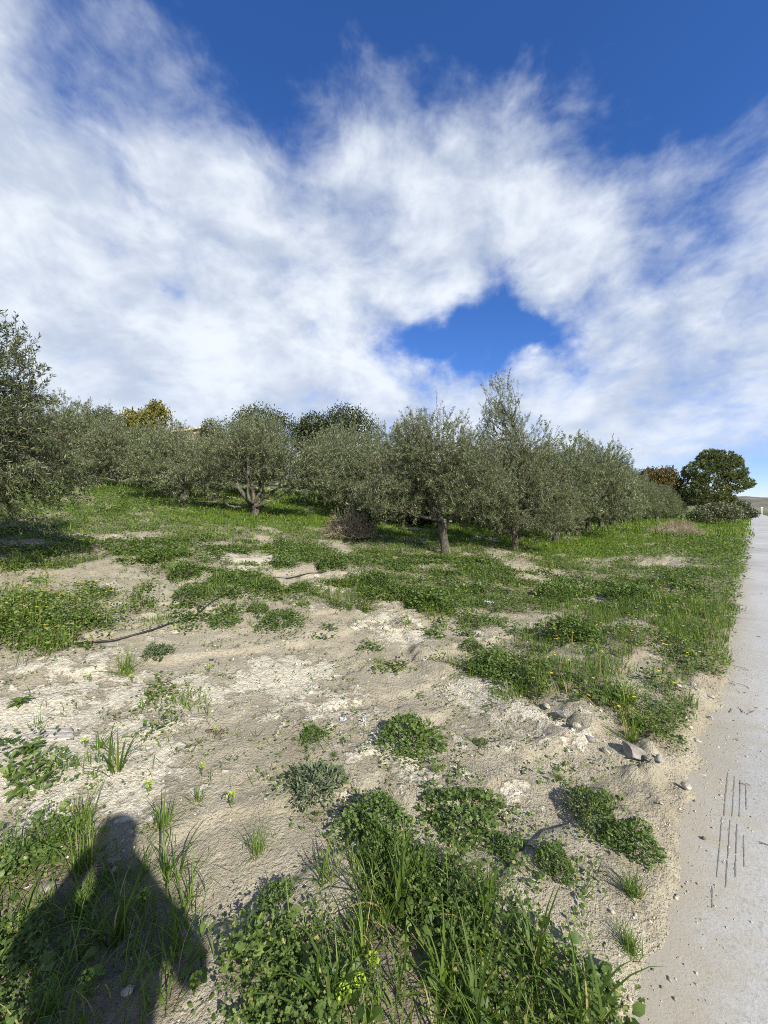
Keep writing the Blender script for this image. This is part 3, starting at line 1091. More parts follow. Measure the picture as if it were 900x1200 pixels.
def box(s, a, b_):
    (x0, y0, z0), (x1, y1, z1) = a, b_
    V = [(x0, y0, z0), (x1, y0, z0), (x1, y1, z0), (x0, y1, z0), (x0, y0, z1), (x1, y0, z1), (x1, y1, z1), (x0, y1, z1)]
    T = [(0, 2, 1), (0, 3, 2), (4, 5, 6), (4, 6, 7), (0, 1, 5), (0, 5, 4), (1, 2, 6), (1, 6, 5), (2, 3, 7), (2, 7, 6), (3, 0, 4), (3, 4, 7)]
    s.add(V, T)


wh = 12.0 - hz0 - .9
s = Soup()
box(s, (-2.1, -2, 0), (2.1, 2.4, wh))
s.add([(-2.1, -2, wh), (-2.1, 2.4, wh), (-2.1, .2, wh + .75), (2.1, -2, wh), (2.1, 2.4, wh), (2.1, .2, wh + .75)], [(0, 2, 1), (3, 4, 5)])
link('wall', s.mesh('wall', M['wall']), house)
s = Soup()
for sg in (-1, 1):
    y0, y1 = .2, .2 + sg * 2.6
    z1_, z0_ = wh + .84, wh - .05
    V = [(-2.4, y0, z1_), (2.4, y0, z1_), (2.4, y1, z0_), (-2.4, y1, z0_), (-2.4, y0, z1_ - .14), (2.4, y0, z1_ - .14), (2.4, y1, z0_ - .14), (-2.4, y1, z0_ - .14)]
    s.add(V, [(0, 1, 2), (0, 2, 3), (4, 6, 5), (4, 7, 6), (3, 2, 6), (3, 6, 7), (0, 3, 7), (0, 7, 4), (1, 5, 6), (1, 6, 2)])
link('roof', s.mesh('roof', M['roof']), house)
for wx in (-1.0, 1.0):
    s = Soup()
    box(s, (wx - .4, -2.06, wh - 2.0), (wx + .4, -2.003, wh - .9))
    link('window', s.mesh('window', M['glass']), house)

# the umbrella-shaped pine and its neighbours down the road
rng = np.random.default_rng(61)
px, py = 42.6, 49.6
pine = thing('pine_tree', 'big round-topped pine tree beside the end of the road', 'tree', at(px, py, -.1))
pine.scale = (1.0, 1.0, 1.1)
s = Soup()
tube(s, curve_pts((0, 0, -.2), (.3, 0, 3.2), 8, rng, .03), np.linspace(.30, .2, 8), 10, rng=rng, rough=.08)
link('trunk', s.mesh('trunk', M['pine_bark'], True), pine)
plobes = [(-2.0, 0, 6.0, 1.7, 1.7, 1.2), (1.9, 0, 7.0, 1.3, 1.4, .9), (-1.2, 0, 3.6, 2.6, 2.4, 1.7), (.9, .2, 4.4, 3.0, 2.8, 1.9), (-.6, 0, 5.8, 2.9, 2.6, 1.7), (.6, -.2, 7.0, 2.3, 2.2, 1.35), (3.0, 0, 4.5, 1.7, 1.7, .9), (-2.7, 0, 4.0, 1.5, 1.6, 1.4),
          (-.3, .1, 7.7, 1.4, 1.5, .9), (-2.2, 0, 2.6, 1.5, 1.6, 1.0), (.6, -.2, 2.7, 1.6, 1.6, .9), (2.4, 0, 5.8, 1.5, 1.6, 1.1)]
for lb in plobes[:8]:
    s = Soup()
    tube(s, curve_pts((.25, 0, 1.9), lb[:3], 7, rng, .05), np.linspace(.14, .04, 7), 7, rng=rng, rough=.06)
    link('limb', s.mesh('limb', M['pine_bark'], True), pine)
lb = np.array(plobes)[rng.choice(len(plobes), 3900)]
d = rand_dirs(rng, len(lb))
d[:, 2] = np.where(d[:, 2] < 0, d[:, 2] * .6, d[:, 2])
pp = lb[:, :3] + d * lb[:, 3:] * (1 - .45 * rng.random(len(lb)) ** 2)[:, None]
ti = np.repeat(np.arange(len(pp)), 12)
nd = unit(d[ti] * .7 + np.array([[0, 0, .5]]) + rng.normal(size=(len(ti), 3)) * .6)
lv = Soup()
tn = np.clip(.5 + .18 * rng.normal(size=len(pp))[ti] + .1 * rng.normal(size=len(ti)), 0, 1)
lozenges(lv, pp[ti] - nd * .05, nd, rand_dirs(rng, len(ti)), rng.uniform(.22, .42, len(ti)), np.full(len(ti), .038), tn, .2)
link('crown', lv.mesh('crown', M['pine']), pine)

bushy('rust_leaved_tree', 'tree with rust coloured leaves beside the pine', 'tree', at(36.4, 51.0), [(-.9, 0, 5.4, 1.5, 1.4, 1.1), (.9, 0, 5.5, 1.4, 1.4, 1.1), (0, 0, 4.2, 1.9, 1.8, 1.3)], 71, 5500, .24,
      'rust_leaf', (3.5, .15), up=.9)
bushy('cypress_tree', 'slim dark tree squeezed between the pine and the rust tree', 'tree', at(39.3, 51.5), [(0, 0, 2.2, 1.0, 1.0, 1.6), (0, 0, 3.9, .75, .75, 1.5)], 72, 2600, .3, 'dark_leaf', (1.5, .12), up=1.0)
bushy('shrub', 'pale grey-green shrub in front of the pine trunk', 'shrub', at(36.8, 42.6), [(-1.3, 0, 1.1, 1.5, 1.4, .95), (1.0, 0, 1.3, 1.5, 1.4, 1.0), (0, -.2, 1.6, 1.2, 1.2, .8)], 73, 4200, .22, 'shrub', (.5, .06), up=.9)
bushy('bush', 'rounded dark bush by the roadside past the pine', 'shrub', at(59.2, 64.6), [(-.8, 0, 1.9, 1.5, 1.6, 1.9), (.9, 0, 1.6, 1.3, 1.5, 1.6)], 74, 4200, .30, 'dark_leaf', (.6, .1), up=.4)
bushy('bush', 'lower dark bush beyond the rounded one, nearest the far hill', 'shrub', at(81.0, 86.0), [(-.7, 0, 1.3, 1.3, 1.6, 1.4), (.9, 0, 1.0, 1.2, 1.5, 1.0)], 75, 2600, .34, 'dark_leaf', (.6, .1), up=.4)
bushy('shrub', 'low dusky shrub in the shade behind the bare forked trunk', 'shrub', at(.1, 15.4), [(-1.0, 0, .55, 1.1, .7, .6), (.6, 0, .6, 1.2, .8, .65), (1.8, .1, .5, .9, .7, .55)], 76, 4200, .16, 'dark_leaf', (.3, .04), up=.5)
bushy('shrub', 'small olive-green shrub touching the brown brush heap', 'shrub', at(-.75, 13.3), [(0, 0, .75, .55, .5, .7), (.3, 0, .5, .5, .5, .5)], 77, 1800, .12, 'shrub', (.3, .03), up=1.0)


def brush(label, loc, rx, ry, h, seed, n, L0, tmid, group=None):
    rng = np.random.default_rng(seed)
    root = thing('brush_heap', label, 'brush', loc, group)
    for q in range(14):                                   # the thicker cut branches
        s = Soup()
        a = rng.uniform(0, 6.28)
        p = np.array([math.cos(a) * rx * rng.random() * .8, math.sin(a) * ry * rng.random() * .8, .02])
        b_ = p + np.array([rng.normal() * rx * .6, rng.normal() * ry * .6, h * rng.uniform(.4, 1.0)])
        tube(s, curve_pts(p, b_, 6, rng, .12), np.linspace(.016, .006, 6), 5, A=rng.uniform(.3, .7))
        link('cut_branch', s.mesh('cut_branch', M['brush'], True), root)
    s = Soup()
    th = rng.uniform(0, 6.283, n)
    rr = np.sqrt(rng.random(n))
    lump = .75 + .35 * np.sin(th * 3 + seed) * np.sin(th * 2 + 1)
    top = h * np.sqrt(np.maximum(1 - rr ** 2, .03)) * rng.uniform(.1, 1.0, n) * lump
    c = np.stack([np.cos(th) * rr * rx, np.sin(th) * rr * ry, top], 1)
    fan = unit(c + np.array([[0, 0, .35 * h]]))
    d = unit(rng.normal(size=(n, 3)) * np.array([[.8, .8, .6]]) + fan * rng.uniform(.2, 1.8, n)[:, None])
    L = rng.uniform(.4, 1.3, n) * L0
    out = rng.random(n) < .12
    L[out] *= 1.7
    m = c + d * L[:, None] * .1
    a = m - d * L[:, None] * .5
    e = m + unit(d + rng.normal(size=(n, 3)) * .35) * L[:, None] * .5
    a[:, 2] = np.maximum(a[:, 2], .01)
    m[:, 2] = np.maximum(m[:, 2], .01)
    e[:, 2] = np.maximum(e[:, 2], .01)
    tn = np.clip(tmid + .24 * rng.normal(size=n), 0, 1)
    w0 = L0 / .3
    sticks(s, a, m, np.full(n, .0040 * w0), np.full(n, .0030 * w0), tn)
    sticks(s, m, e, np.full(n, .0030 * w0), np.full(n, .0014 * w0), tn)
    o = link('dry_twigs', s.mesh('dry_twigs', M['brush']), root)
    o['kind'] = 'stuff'


brush('brown heap of dry pruned twigs on the grass among the olives', at(-1.02, 11.1, 0), .72, .55, .9, 81, 1100, .34, .68)
brush('long grey heap of dry brush at the edge of the grass by the road', at(17.8, 23.6, 0), 1.7, .9, .75, 82, 1000, .5, .85)
brush('grey brush heap tucked under the last olives of the row', at(23.6, 31.0, 0), 1.5, .8, .8, 83, 700, .55, .7)

# red and white barrier by the road, white post far along it
bx, by = 63.6, 67.4
br = thing('road_barrier', 'red and white barrier post with slanting white pole beside the road', 'barrier', at(bx, by, 0))
s = Soup()
for q in range(4):
    s = Soup()
    box(s, (-.16 + q * .012, -.05, q * .38), (.16 + q * .012, .05, q * .38 + .376))
    link('post_band', s.mesh('post_band', M['red' if q % 2 == 0 else 'white']), br)
s = Soup()
tube(s, [(-.10, -.08, 1.35), (-1.1, -.1, .75), (-2.0, -.1, .2)], [.06, .06, .06], 8)
link('pole', s.mesh('pole', M['white'], True), br)
s = Soup()
box(s, (-2.7, -.05, .05), (-1.9, 0, .55))
link('netting', s.mesh('netting', M['orange']), br)
wp = thing('marker_post', 'slim white post far along the road under the hill', 'post', at(148, 150.5, 0))
s = Soup()
tube(s, [(0, 0, 0), (0, 0, 1.6), (0, 0, 3.4)], [.22, .2, .18], 8)
link('shaft', s.mesh('shaft', M['white'], True), wp)
s = Soup()
box(s, (-.5, -.12, 3.2), (.5, .12, 3.36))
link('crossarm', s.mesh('crossarm', M['white']), wp)


# ------------------------------------------------------------------ ground cover
def wedge(rng, d0, d1, per_m2, half=1.42):
    n = int(half * (d1 * d1 - d0 * d0) * per_m2)
    y = np.sqrt(rng.uniform(d0 * d0, d1 * d1, n))
    x = y * rng.uniform(-half, half, n)
    return x, y


def pts3(x, y):
    return np.stack([x, y, H(x, y)], 1)


def sprigs(soup, P, rng, per, leaf, hgt, kind, spread=1.0, tmid=.48):
    N = len(P)
    ti = np.repeat(np.arange(N), per)
    n = len(ti)
    az = rng.uniform(0, 6.283, n)
    rr = rng.random(n) ** .6 * leaf * 1.5 * spread
    pt = .45 + .13 * rng.normal(size=N)
    z = hgt * rng.random(n) * (.6 + .8 * rng.random(N))[ti]
    p = P[ti] + np.stack([np.cos(az) * rr, np.sin(az) * rr, z], 1)
    tilt = rng.uniform(-.15, .9, n)
    d = unit(np.stack([np.cos(az + .5 * rng.normal(size=n)) * np.cos(tilt), np.sin(az) * np.cos(tilt), np.sin(tilt)], 1))
    nr = unit(np.array([[0, 0, 1.0]]) + rng.normal(size=(n, 3)) * .35)
    L = leaf * rng.uniform(.6, 1.35, n)
    tint = np.clip(tmid + .19 * rng.normal(size=n) + 1.1 * (pt - .45)[ti], 0, .95)
    tint[rng.random(n) < .02] = 1.0
    if kind == 'lobed':
        lobed(soup, p, d, nr, L, L * .42, tint, rng)
    elif kind == 'round':
        rounds(soup, p, d, nr, L, L * .34, tint)
    else:
        lozenges(soup, p, d, nr, L, L * .26, tint, .3, .12)


def tufts(soup, P, rng, per, L0, W0, seg=3, lean=.35, bend=1.0, tmid=.5, spread=.02):
    N = len(P)
    ti = np.repeat(np.arange(N), per)
    n = len(ti)
    sc_ = (.65 + .7 * rng.random(N))[ti]
    b_ = P[ti] + np.concatenate([rng.normal(size=(n, 2)) * spread, np.full((n, 1), -.006)], 1)
    tint = np.clip(tmid + .13 * rng.normal(size=n) + .10 * rng.normal(size=N)[ti], 0, .93)
    tint[rng.random(n) < .03] = 1.0
    blades(soup, b_, rng.uniform(0, 6.283, n), L0 * sc_ * rng.uniform(.55, 1.25, n), W0 * rng.uniform(.7, 1.3, n),
           np.abs(rng.normal(size=n)) * lean, bend * rng.uniform(.2, 1.2, n), tint, seg)


rng = np.random.default_rng(101)
weeds, grass = Soup(), Soup()
# close to: leafy weeds and long grass
x, y = wedge(rng, .9, 3.0, 1950)
c = cover(x, y)
k = fbm(x, y, 2.6, 3, 57)
sel = (rng.random(len(x)) < c * .62) & (k > .46)
sprigs(weeds, pts3(x[sel], y[sel]), rng, 11, .0155, .10, 'lobed', 1.9, .54)
sel = (rng.random(len(x)) < c * .13) & (k > .40)
sprigs(weeds, pts3(x[sel], y[sel]), rng, 4, .040, .06, 'round')
sel = (rng.random(len(x)) < c * .17) & (k < .54)
tufts(grass, pts3(x[sel], y[sel]), rng, 6, .16, .0055, 4, .55, 1.9)
# thin seedlings on the bare clay
x, y = wedge(rng, 1.0, 7.0, 120)
u, v = to_uv(x, y)
sel = (rng.random(len(x)) < .12 + .75 * ss(.46, .64, fbm(x, y, 1.6, 3, 61))) & (u > .25)
tufts(grass, pts3(x[sel], y[sel]), rng, 4, .045, .0035, 2, .8, .8, .45, .014)
sel = (rng.random(len(x)) < .10 + .50 * ss(.46, .64, fbm(x, y, 1.9, 3, 63))) & (u > .25)
sprigs(weeds, pts3(x[sel], y[sel]), rng, 6, .017, .02, 'round', 1.2)
# little scattered patches of weeds and grass over the clay
x, y = wedge(rng, 1.6, 9.5, 9.0)
u, v = to_uv(x, y)
sel = (u > .5) & (rng.random(len(x)) < (.48 + .42 * ss(3.0, 5.0, y)) * ss(.30, .52, fbm(x, y, .8, 3, 65)))
cx_, cy_ = x[sel], y[sel]
for (a_, b_) in zip(cx_, cy_):
    r_ = rng.uniform(.05, .21) * (.6 + .10 * b_)
    n_ = int(rng.uniform(.25, 1.0) * 1400 * r_ * r_ + 4)
    q_ = rng.normal(size=(n_, 2)) * r_ * .55 * np.array([1.25, .9])
    pp_ = pts3(a_ + q_[:, 0], b_ + q_[:, 1])
    w_ = rng.random()
    if w_ < .55:
        sprigs(weeds, pp_, rng, 5, .022 + .003 * b_, rng.uniform(.03, .09), 'round', 1.0, rng.uniform(.35, .6))
    elif w_ < .75:
        sprigs(weeds, pp_, rng, 8, .03 + .003 * b_, rng.uniform(.03, .06), 'narrow', 1.0, rng.uniform(.4, .7))
    else:
        tufts(grass, pp_, rng, 5, rng.uniform(.06, .13), .004 + .0006 * b_, 2, .7, 1.0, rng.uniform(.4, .65))
# splayed grass over the trampled clay
x, y = wedge(rng, 1.2, 3.0, 60)
sel = (x < .1) & (rng.random(len(x)) < .65 * ss(.44, .60, fbm(x, y, 2.2, 3, 67)) * ss(.3, -.5, x + .0 * y))
tufts(grass, pts3(x[sel], y[sel]), rng, 5, .095, .0042, 3, .9, 1.0, .45, .03)
# the tall yellow-green weeds by the big olive
x, y = wedge(rng, 2.8, 5.4, 420)
g_ = np.exp(-(((x + 3.75) / .85) ** 2 + ((y - 3.85) / .62) ** 2) ** 1.5)
sel = rng.random(len(x)) < g_ * .9
sprigs(weeds, pts3(x[sel], y[sel]), rng, 10, .030, .26, 'round', 1.8, .72)
sel = rng.random(len(x)) < g_ * .25
tufts(grass, pts3(x[sel], y[sel]), rng, 4, .28, .0065, 3, .4, 1.0, .6)
# runners creeping out from the bigger cushions
for (a_, b_, r_) in [(.16, 2.45, .2), (.40, 1.92, .2), (-.05, 1.84, .18), (-1.2, 4.44, .28), (-1.68, 5.51, .26), (1.03, 3.66, .26), (1.05, 1.92, .15), (1.14, 1.75, .14), (.72, 1.62, .12),
                     (-.46, 2.49, .1), (-2.52, 4.97, .3), (.6, 1.78, .16), (1.0, 1.5, .1), (.9, 1.35, .1), (.35, 2.1, .12), (-.37, 2.06, .16)]:
    n_ = int(46 * r_ / .2)
    th_ = rng.uniform(0, 6.283, n_)
    q_ = r_ * (.75 + .55 * np.abs(rng.normal(size=n_)) * (1 + .7 * np.sin(th_ * 2 + a_ * 9)))
    pp_ = pts3(a_ + np.cos(th_) * q_, b_ + np.sin(th_) * q_)
    pp_ = pp_[to_uv(pp_[:, 0], pp_[:, 1])[0] > .22]
    sprigs(weeds, pp_, rng, 5, .015 + .002 * b_, .025, 'round', 1.5, rng.uniform(.4, .6))
    tufts(grass, pp_[:n_ // 3], rng, 3, .07, .0035, 3, .8, 1.0, .5)
# middle distance
x, y = wedge(rng, 3.0, 6.2, 520)
c = cover(x, y)
k = fbm(x, y, 1.7, 3, 57)
sel = (rng.random(len(x)) < c * .85) & (k > .42)
sprigs(weeds, pts3(x[sel], y[sel]), rng, 9, .026, .10, 'round', 1.4)
sel = (rng.random(len(x)) < c * .45) & (k < .56)
tufts(grass, pts3(x[sel], y[sel]), rng, 5, .17, .0065, 3, .4, 1.3)
x, y = wedge(rng, 6.2, 11.5, 165)
c = cover(x, y)
lw = lawnness(x, y)
sel = (rng.random(len(x)) < c * .8 * (1 - .6 * lw))
sprigs(weeds, pts3(x[sel], y[sel]), rng, 6, .042, .09, 'round', 1.4)
sel = (rng.random(len(x)) < c * .25 * (1 - lw))
tufts(grass, pts3(x[sel], y[sel]), rng, 4, .17, .009, 2, .4, 1.2)
x, y = wedge(rng, 11.5, 24, 26)
u, v = to_uv(x, y)
lw = lawnness(x, y)
sel = (rng.random(len(x)) < cover(x, y) * (1 - .7 * lw)) & (u < 24)
sprigs(weeds, pts3(x[sel], y[sel]), rng, 6, .085, .12, 'narrow', 1.6)
link('weeds', weeds.mesh('weeds', M['weed']), kind='stuff', label='leafy green weeds spreading over the clay and the verge', category='weeds')
link('grass', grass.mesh('grass', M['grass']), kind='stuff', label='long loose grass growing among the weeds', category='grass')
lawn = Soup()
x, y = wedge(rng, 7.6, 20, 88)
u, v = to_uv(x, y)
c = cover(x, y) * np.maximum(lawnness(x, y), ss(11, 14, y) * .5)
sel = rng.random(len(x)) < c * .9
tufts(lawn, pts3(x[sel], y[sel]), rng, 5, .105, .019, 2, .5, .9, .58, .06)
x, y = wedge(rng, 20, 48, 5.5)
u, v = to_uv(x, y)
sel = (rng.random(len(x)) < cover(x, y)) & (u < 26)
tufts(lawn, pts3(x[sel], y[sel]), rng, 4, .24, .075, 2, .4, .9, .5, .2)
x, y = wedge(rng, 48, 110, 2.2)
u, v = to_uv(x, y)
sel = (u > .1) & (u < 9)
tufts(lawn, pts3(x[sel], y[sel]), rng, 4, .35, .12, 2, .4, .9, .5, .3)
link('lawn_grass', lawn.mesh('lawn_grass', M['lawn']), kind='stuff', label='bright green grass growing under and between the olives', category='grass')

# yellow flowers in the tall weeds
fl = Soup()
x, y = wedge(rng, 2.4, 7.5, 60)
u, v = to_uv(x, y)
lp = np.maximum(np.exp(-(((x + 3.9) / .9) ** 2 + ((y - 4.1) / .75) ** 2)), .35 * np.exp(-((u - .8) / .5) ** 2) * ss(2.6, 3.5, v))
sel = rng.random(len(x)) < lp * .95 * (cover(x, y) > .3)
P0 = pts3(x[sel], y[sel]) + np.array([[0, 0, .15]]) + np.stack([0 * x[sel], 0 * x[sel], .13 * (x[sel] < -2)], 1) + np.concatenate([np.zeros((sel.sum(), 2)), rng.uniform(-.05, .06, (sel.sum(), 1))], 1)
ti = np.repeat(np.arange(len(P0)), 6)
az = np.tile(np.arange(6) * 1.0472, len(P0)) + .2 * rng.normal(size=len(ti))
d = unit(np.stack([np.cos(az), np.sin(az), .25 + 0 * az], 1))
rounds(fl, P0[ti], d, np.tile([[0, 0, 1.]], (len(ti), 1)), np.full(len(ti), .013), np.full(len(ti), .006), rng.random(len(ti)))
link('yellow_flowers', fl.mesh('yellow_flowers', M['petal']), kind='stuff', label='tiny yellow flowers sprinkled over the tall weeds', category='flowers')


# ------------------------------------------------------------------ single plants on the clay
def cushion_mesh(seed, r, h, n, leaf, mat, kind='lobed'):
    rng = np.random.default_rng(seed)
    s = Soup()
    th = rng.uniform(0, 6.283, n)
    el = np.arcsin(rng.random(n) ** .8)
    bump_ = 1 + .16 * np.sin(th * 3 + seed) + .10 * np.sin(th * 5 + 2 * seed)
    rad = (1 - .35 * rng.random(n) ** 2) * bump_
    d0 = np.stack([np.cos(th) * np.cos(el), np.sin(th) * np.cos(el), np.sin(el)], 1)
    p = d0 * np.array([[r, r, h]]) * rad[:, None]
    p[:, 2] += .004
    d = unit(d0 * .6 + rng.normal(size=(n, 3)) * .4 + np.array([[0, 0, .18]]))
    nr = unit(d0 * .5 + np.array([[0, 0, .9]]) + rng.normal(size=(n, 3)) * .3)
    L = leaf * rng.uniform(.6, 1.3, n)
    tint = np.clip(.40 + .16 * rad - .05 + .13 * rng.normal(size=n), 0, .95)
    if kind == 'lobed':
        lobed(s, p, d, nr, L, L * .45, tint, rng)
    elif kind == 'round':
        rounds(s, p, d, nr, L, L * .36, tint)
    else:
        lozenges(s, p, d, nr, L, L * .16, tint, .3, .15)
    m = 40
    th = rng.uniform(0, 6.283, m)
    e = np.stack([np.cos(th) * r * .8, np.sin(th) * r * .8, h * .6 * rng.random(m)], 1)
    sticks(s, np.zeros((m, 3)), e, np.full(m, .0022), np.full(m, .0012), .6)
    return s.mesh('leafy_weed', M[mat])


def tuft_mesh(seed, n, L, W, lean, bend, mat='grass', spread=.02):
    rng = np.random.default_rng(seed)
    s = Soup()
    tufts(s, np.zeros((1, 3)), rng, n, L, W, 5, lean, bend, .5, spread)
    return s.mesh('grass_tuft', M[mat])


cush = [cushion_mesh(200 + i, .165, h, n, lf, 'weed') for i, (h, n, lf) in enumerate([(.13, 1150, .0205), (.11, 1000, .021), (.15, 1250, .020), (.12, 1050, .019)])]
greyc = [cushion_mesh(220 + i, .15, .09, 900, .034, 'grey_weed', 'narrow') for i in range(2)]
tuft = [tuft_mesh(240 + i, n, L, W, ln, bd) for i, (n, L, W, ln, bd) in enumerate([(70, .20, .005, .55, 1.3), (30, .25, .0085, .7, 1.8), (100, .15, .0045, .5, 1.0), (24, .32, .0115, .5, 2.2)])]

CU, TU = 'leafy weed cushions on the clay', 'grass tufts on the clay'
prng = random.Random(9)
WEEDS = [  # x, y, size, variant, label
    (.16, 2.45, 1.15, 0, 'dense round cushion of lobed leaves standing alone on bare clay'),
    (.40, 1.92, 1.10, 1, 'broad leafy weed cushion on bare clay beside the long grass'),
    (-.05, 1.84, .95, 2, 'tall leafy weed cushion at the tip of the long grass patch'),
    (-1.20, 4.44, 1.45, 3, 'round leafy weed cushion just below the black hose'),
    (-1.68, 5.51, 1.30, 0, 'leafy weed cushion growing over the upper end of the black hose'),
    (-1.26, 5.69, 1.0, 1, 'small leafy weed cushion beside the upper end of the black hose'),
    (1.03, 3.66, 1.30, 2, 'dark leafy weed cushion at the lower edge of the weed patch'),
    (-2.52, 4.97, 1.5, 3, 'leafy weed cushion touching the middle bend of the black hose'), (-3.0, 5.76, 1.6, 0, 'leafy weed cushion uphill of the black hose, towards the dark olive'), (-2.36, 5.73, 1.4, 1, 'leafy weed cushion beside the black hose, just above its middle bend'), (.67, 5.51, 2.2, 2, 'wide leafy weed mound at the head of the washed-out rill'), (-.14, 6.23, 1.9, 3, 'wide leafy weed mound between the hose end and the rill'),
    (-.98, 7.31, 2.2, 0, 'wide leafy weed mound past the upper end of the black hose'), (-1.79, 7.0, 1.7, 1, 'leafy weed mound uphill of the upper end of the black hose'), (2.16, 4.42, 2.0, 2, 'wide dark leafy weed mound facing the yellow flowers of the verge'), (2.84, 6.38, 2.2, 3, 'wide leafy weed mound behind the crumpled pale plastic'), (4.21, 6.54, 2.2, 0, 'wide leafy weed mound in the verge towards the road'), (.3, 6.0, 1.6, 1, 'leafy weed mound uphill of the washed-out rill'),
    (1.05, 1.92, .75, 3, 'leafy weed beside the grass tufts near the crumbling road edge'),
    (1.14, 1.75, .70, 1, 'second leafy weed near the crumbling road edge, by the tyre prints'),
    (.72, 1.62, .52, 2, 'small leafy weed on clay between the long grass and the road edge'), (.57, 1.73, .45, 0, None), (-.46, 2.49, .55, 1, 'small leafy weed between the two bits of pale plastic and the wood chips'),
    (.62, 2.47, .32, 3, None), (-.41, 1.50, .42, 2, 'small leafy weed between the long grass and the photographer shadow'), (-1.80, 4.32, .9, 1, 'low leafy weed on clay inside the bend of the black hose'), (-1.55, 4.75, .8, 0, None), (.95, 4.2, .8, 3, 'leafy weed beside the washed-out rill, below the weed patch'), (-3.9, 6.6, 1.8, 2, 'wide leafy weed mound behind the yellow flowering weeds'),
    (-.02, 1.68, .75, 0, None), (.10, 1.55, .8, 3, None)]
for i, (x, y, sca, kx, lab) in enumerate(WEEDS):
    o = thing('leafy_weed', lab or 'leafy green weed cushion scattered on the pale clay', 'weed', at(x, y, -.008), CU, prng.uniform(0, 6.28), sca, cush[kx])
    o.scale = (sca * prng.uniform(.85, 1.3), sca * prng.uniform(.75, 1.05), sca * prng.uniform(.75, 1.1))
for i, (x, y, sca, lab) in enumerate([(-.37, 2.06, .95, 'grey-green feathery weed on bare clay above the long grass'),
                                      (-2.10, 3.55, .8, 'grey-green feathery weed beside the lower end of the black hose')]):
    thing('feathery_weed', lab, 'weed', at(x, y, -.006), 'feathery weeds on the clay', prng.uniform(0, 6), sca, greyc[i])
for i, (x, y, sca, kx, lab) in enumerate([
        (-2.17, 3.22, 1.25, 0, 'thick grass tuft beside the lower end of the black hose'),
        (.99, 1.53, .85, 2, 'first short grass tuft along the crumbling road edge'),
        (.86, 1.35, .75, 2, 'second short grass tuft along the crumbling road edge'),
        (-1.48, 2.11, .95, 3, 'sparse tuft of long splayed blades on white chalk'),
        (-.56, 1.70, .65, 0, None), (-.24, 1.56, .75, 1, None), (-1.04, 1.79, .85, 1, None), (-1.42, 1.80, .9, 0, None), (-1.7, 2.3, .7, 1, None),
        (-1.25, 1.62, .8, 0, None), (-.9, 1.6, .8, 3, None), (-.30, 2.3, .4, 2, None), (-.95, 1.95, .5, 1, None), (.30, 2.2, .35, 0, None), (1.0, 2.2, .5, 2, None),
        (.60, 1.12, .9, 3, None), (-.18, 1.16, .9, 3, None), (.28, 1.12, 1.0, 3, None), (.12, 1.52, .8, 3, None), (-1.25, 1.2, .9, 3, None), (-1.0, 1.15, .8, 1, None), (.40, 1.48, .7, 1, None),
        (.05, 1.42, 1.15, 3, 'tall clump of long arching grass in the leafy patch'), (.35, 1.35, 1.0, 3, None), (.18, 1.22, 1.1, 1, None), (.50, 1.25, .9, 3, None), (-.08, 1.30, .9, 1, None),
        (-.95, 1.35, .9, 3, None), (-1.15, 1.45, .8, 1, None), (1.75, 2.62, 1.0, 2, None), (1.62, 2.52, .9, 0, None), (1.85, 2.9, 1.1, 0, None)]):
    thing('grass_tuft', lab or 'loose tuft of green grass blades rooted in the clay', 'grass', at(x, y, -.006), TU, prng.uniform(0, 6.28), sca, tuft[kx])

# broad-leaved rosettes, each leaf of its own
rr = np.random.default_rng(300)
leafm = []
for q in range(3):
    s = Soup()
    n = 8
    tt = np.linspace(0, 1, n)
    wv_ = .030 * np.sin(math.pi * np.clip(tt * .93 + .05, 0, 1)) ** .8 * (1 + .12 * np.sin(tt * 17 + q))
    V = []
    for a, ww in zip(tt, wv_):
        z = .035 * math.sin(a * 2.4) - .035 * a * a
        V += [(a * .15, -ww, z + .008), (a * .15, 0, z), (a * .15, ww, z + .008)]
    T = []
    for k in range(n - 1):
        for j in range(2):
            p = 3 * k + j
            T += [(p, p + 3, p + 4), (p, p + 4, p + 1)]
    s.add(V, T, .45 + .1 * q)
    leafm.append(s.mesh('leaf', M['weed'], True))
for x, y, sca, lab in [(-2.06, 2.22, .55, 'broad-leaved rosette in front of the long pale slab'), (-2.47, 2.60, .5, 'broad-leaved rosette on chalk behind the long pale slab'),
                       (-1.84, 1.94, .45, 'little broad-leaved rosette below the long pale slab'), (-1.42, 1.62, .6, 'broad-leaved rosette among the shaded weeds under the photographer shadow'),
                       (.70, 1.22, .45, 'broad-leaved rosette at the edge of the long grass patch')]:
    rt = thing('leaf_rosette', lab, 'weed', at(x, y, .0), 'leaf rosettes', prng.uniform(0, 6), sca)
    for q in range(17):
        lf = link('leaf', leafm[q % 3], rt)
        lf.rotation_euler = (prng.uniform(-.3, .3), prng.uniform(-.55, .05), q * .571 * 1.0 + prng.uniform(-.3, .3))
        lf.location = (0, 0, .006 + .003 * q)
        k = prng.uniform(.6, 1.15)
        lf.scale = (k, k, k)


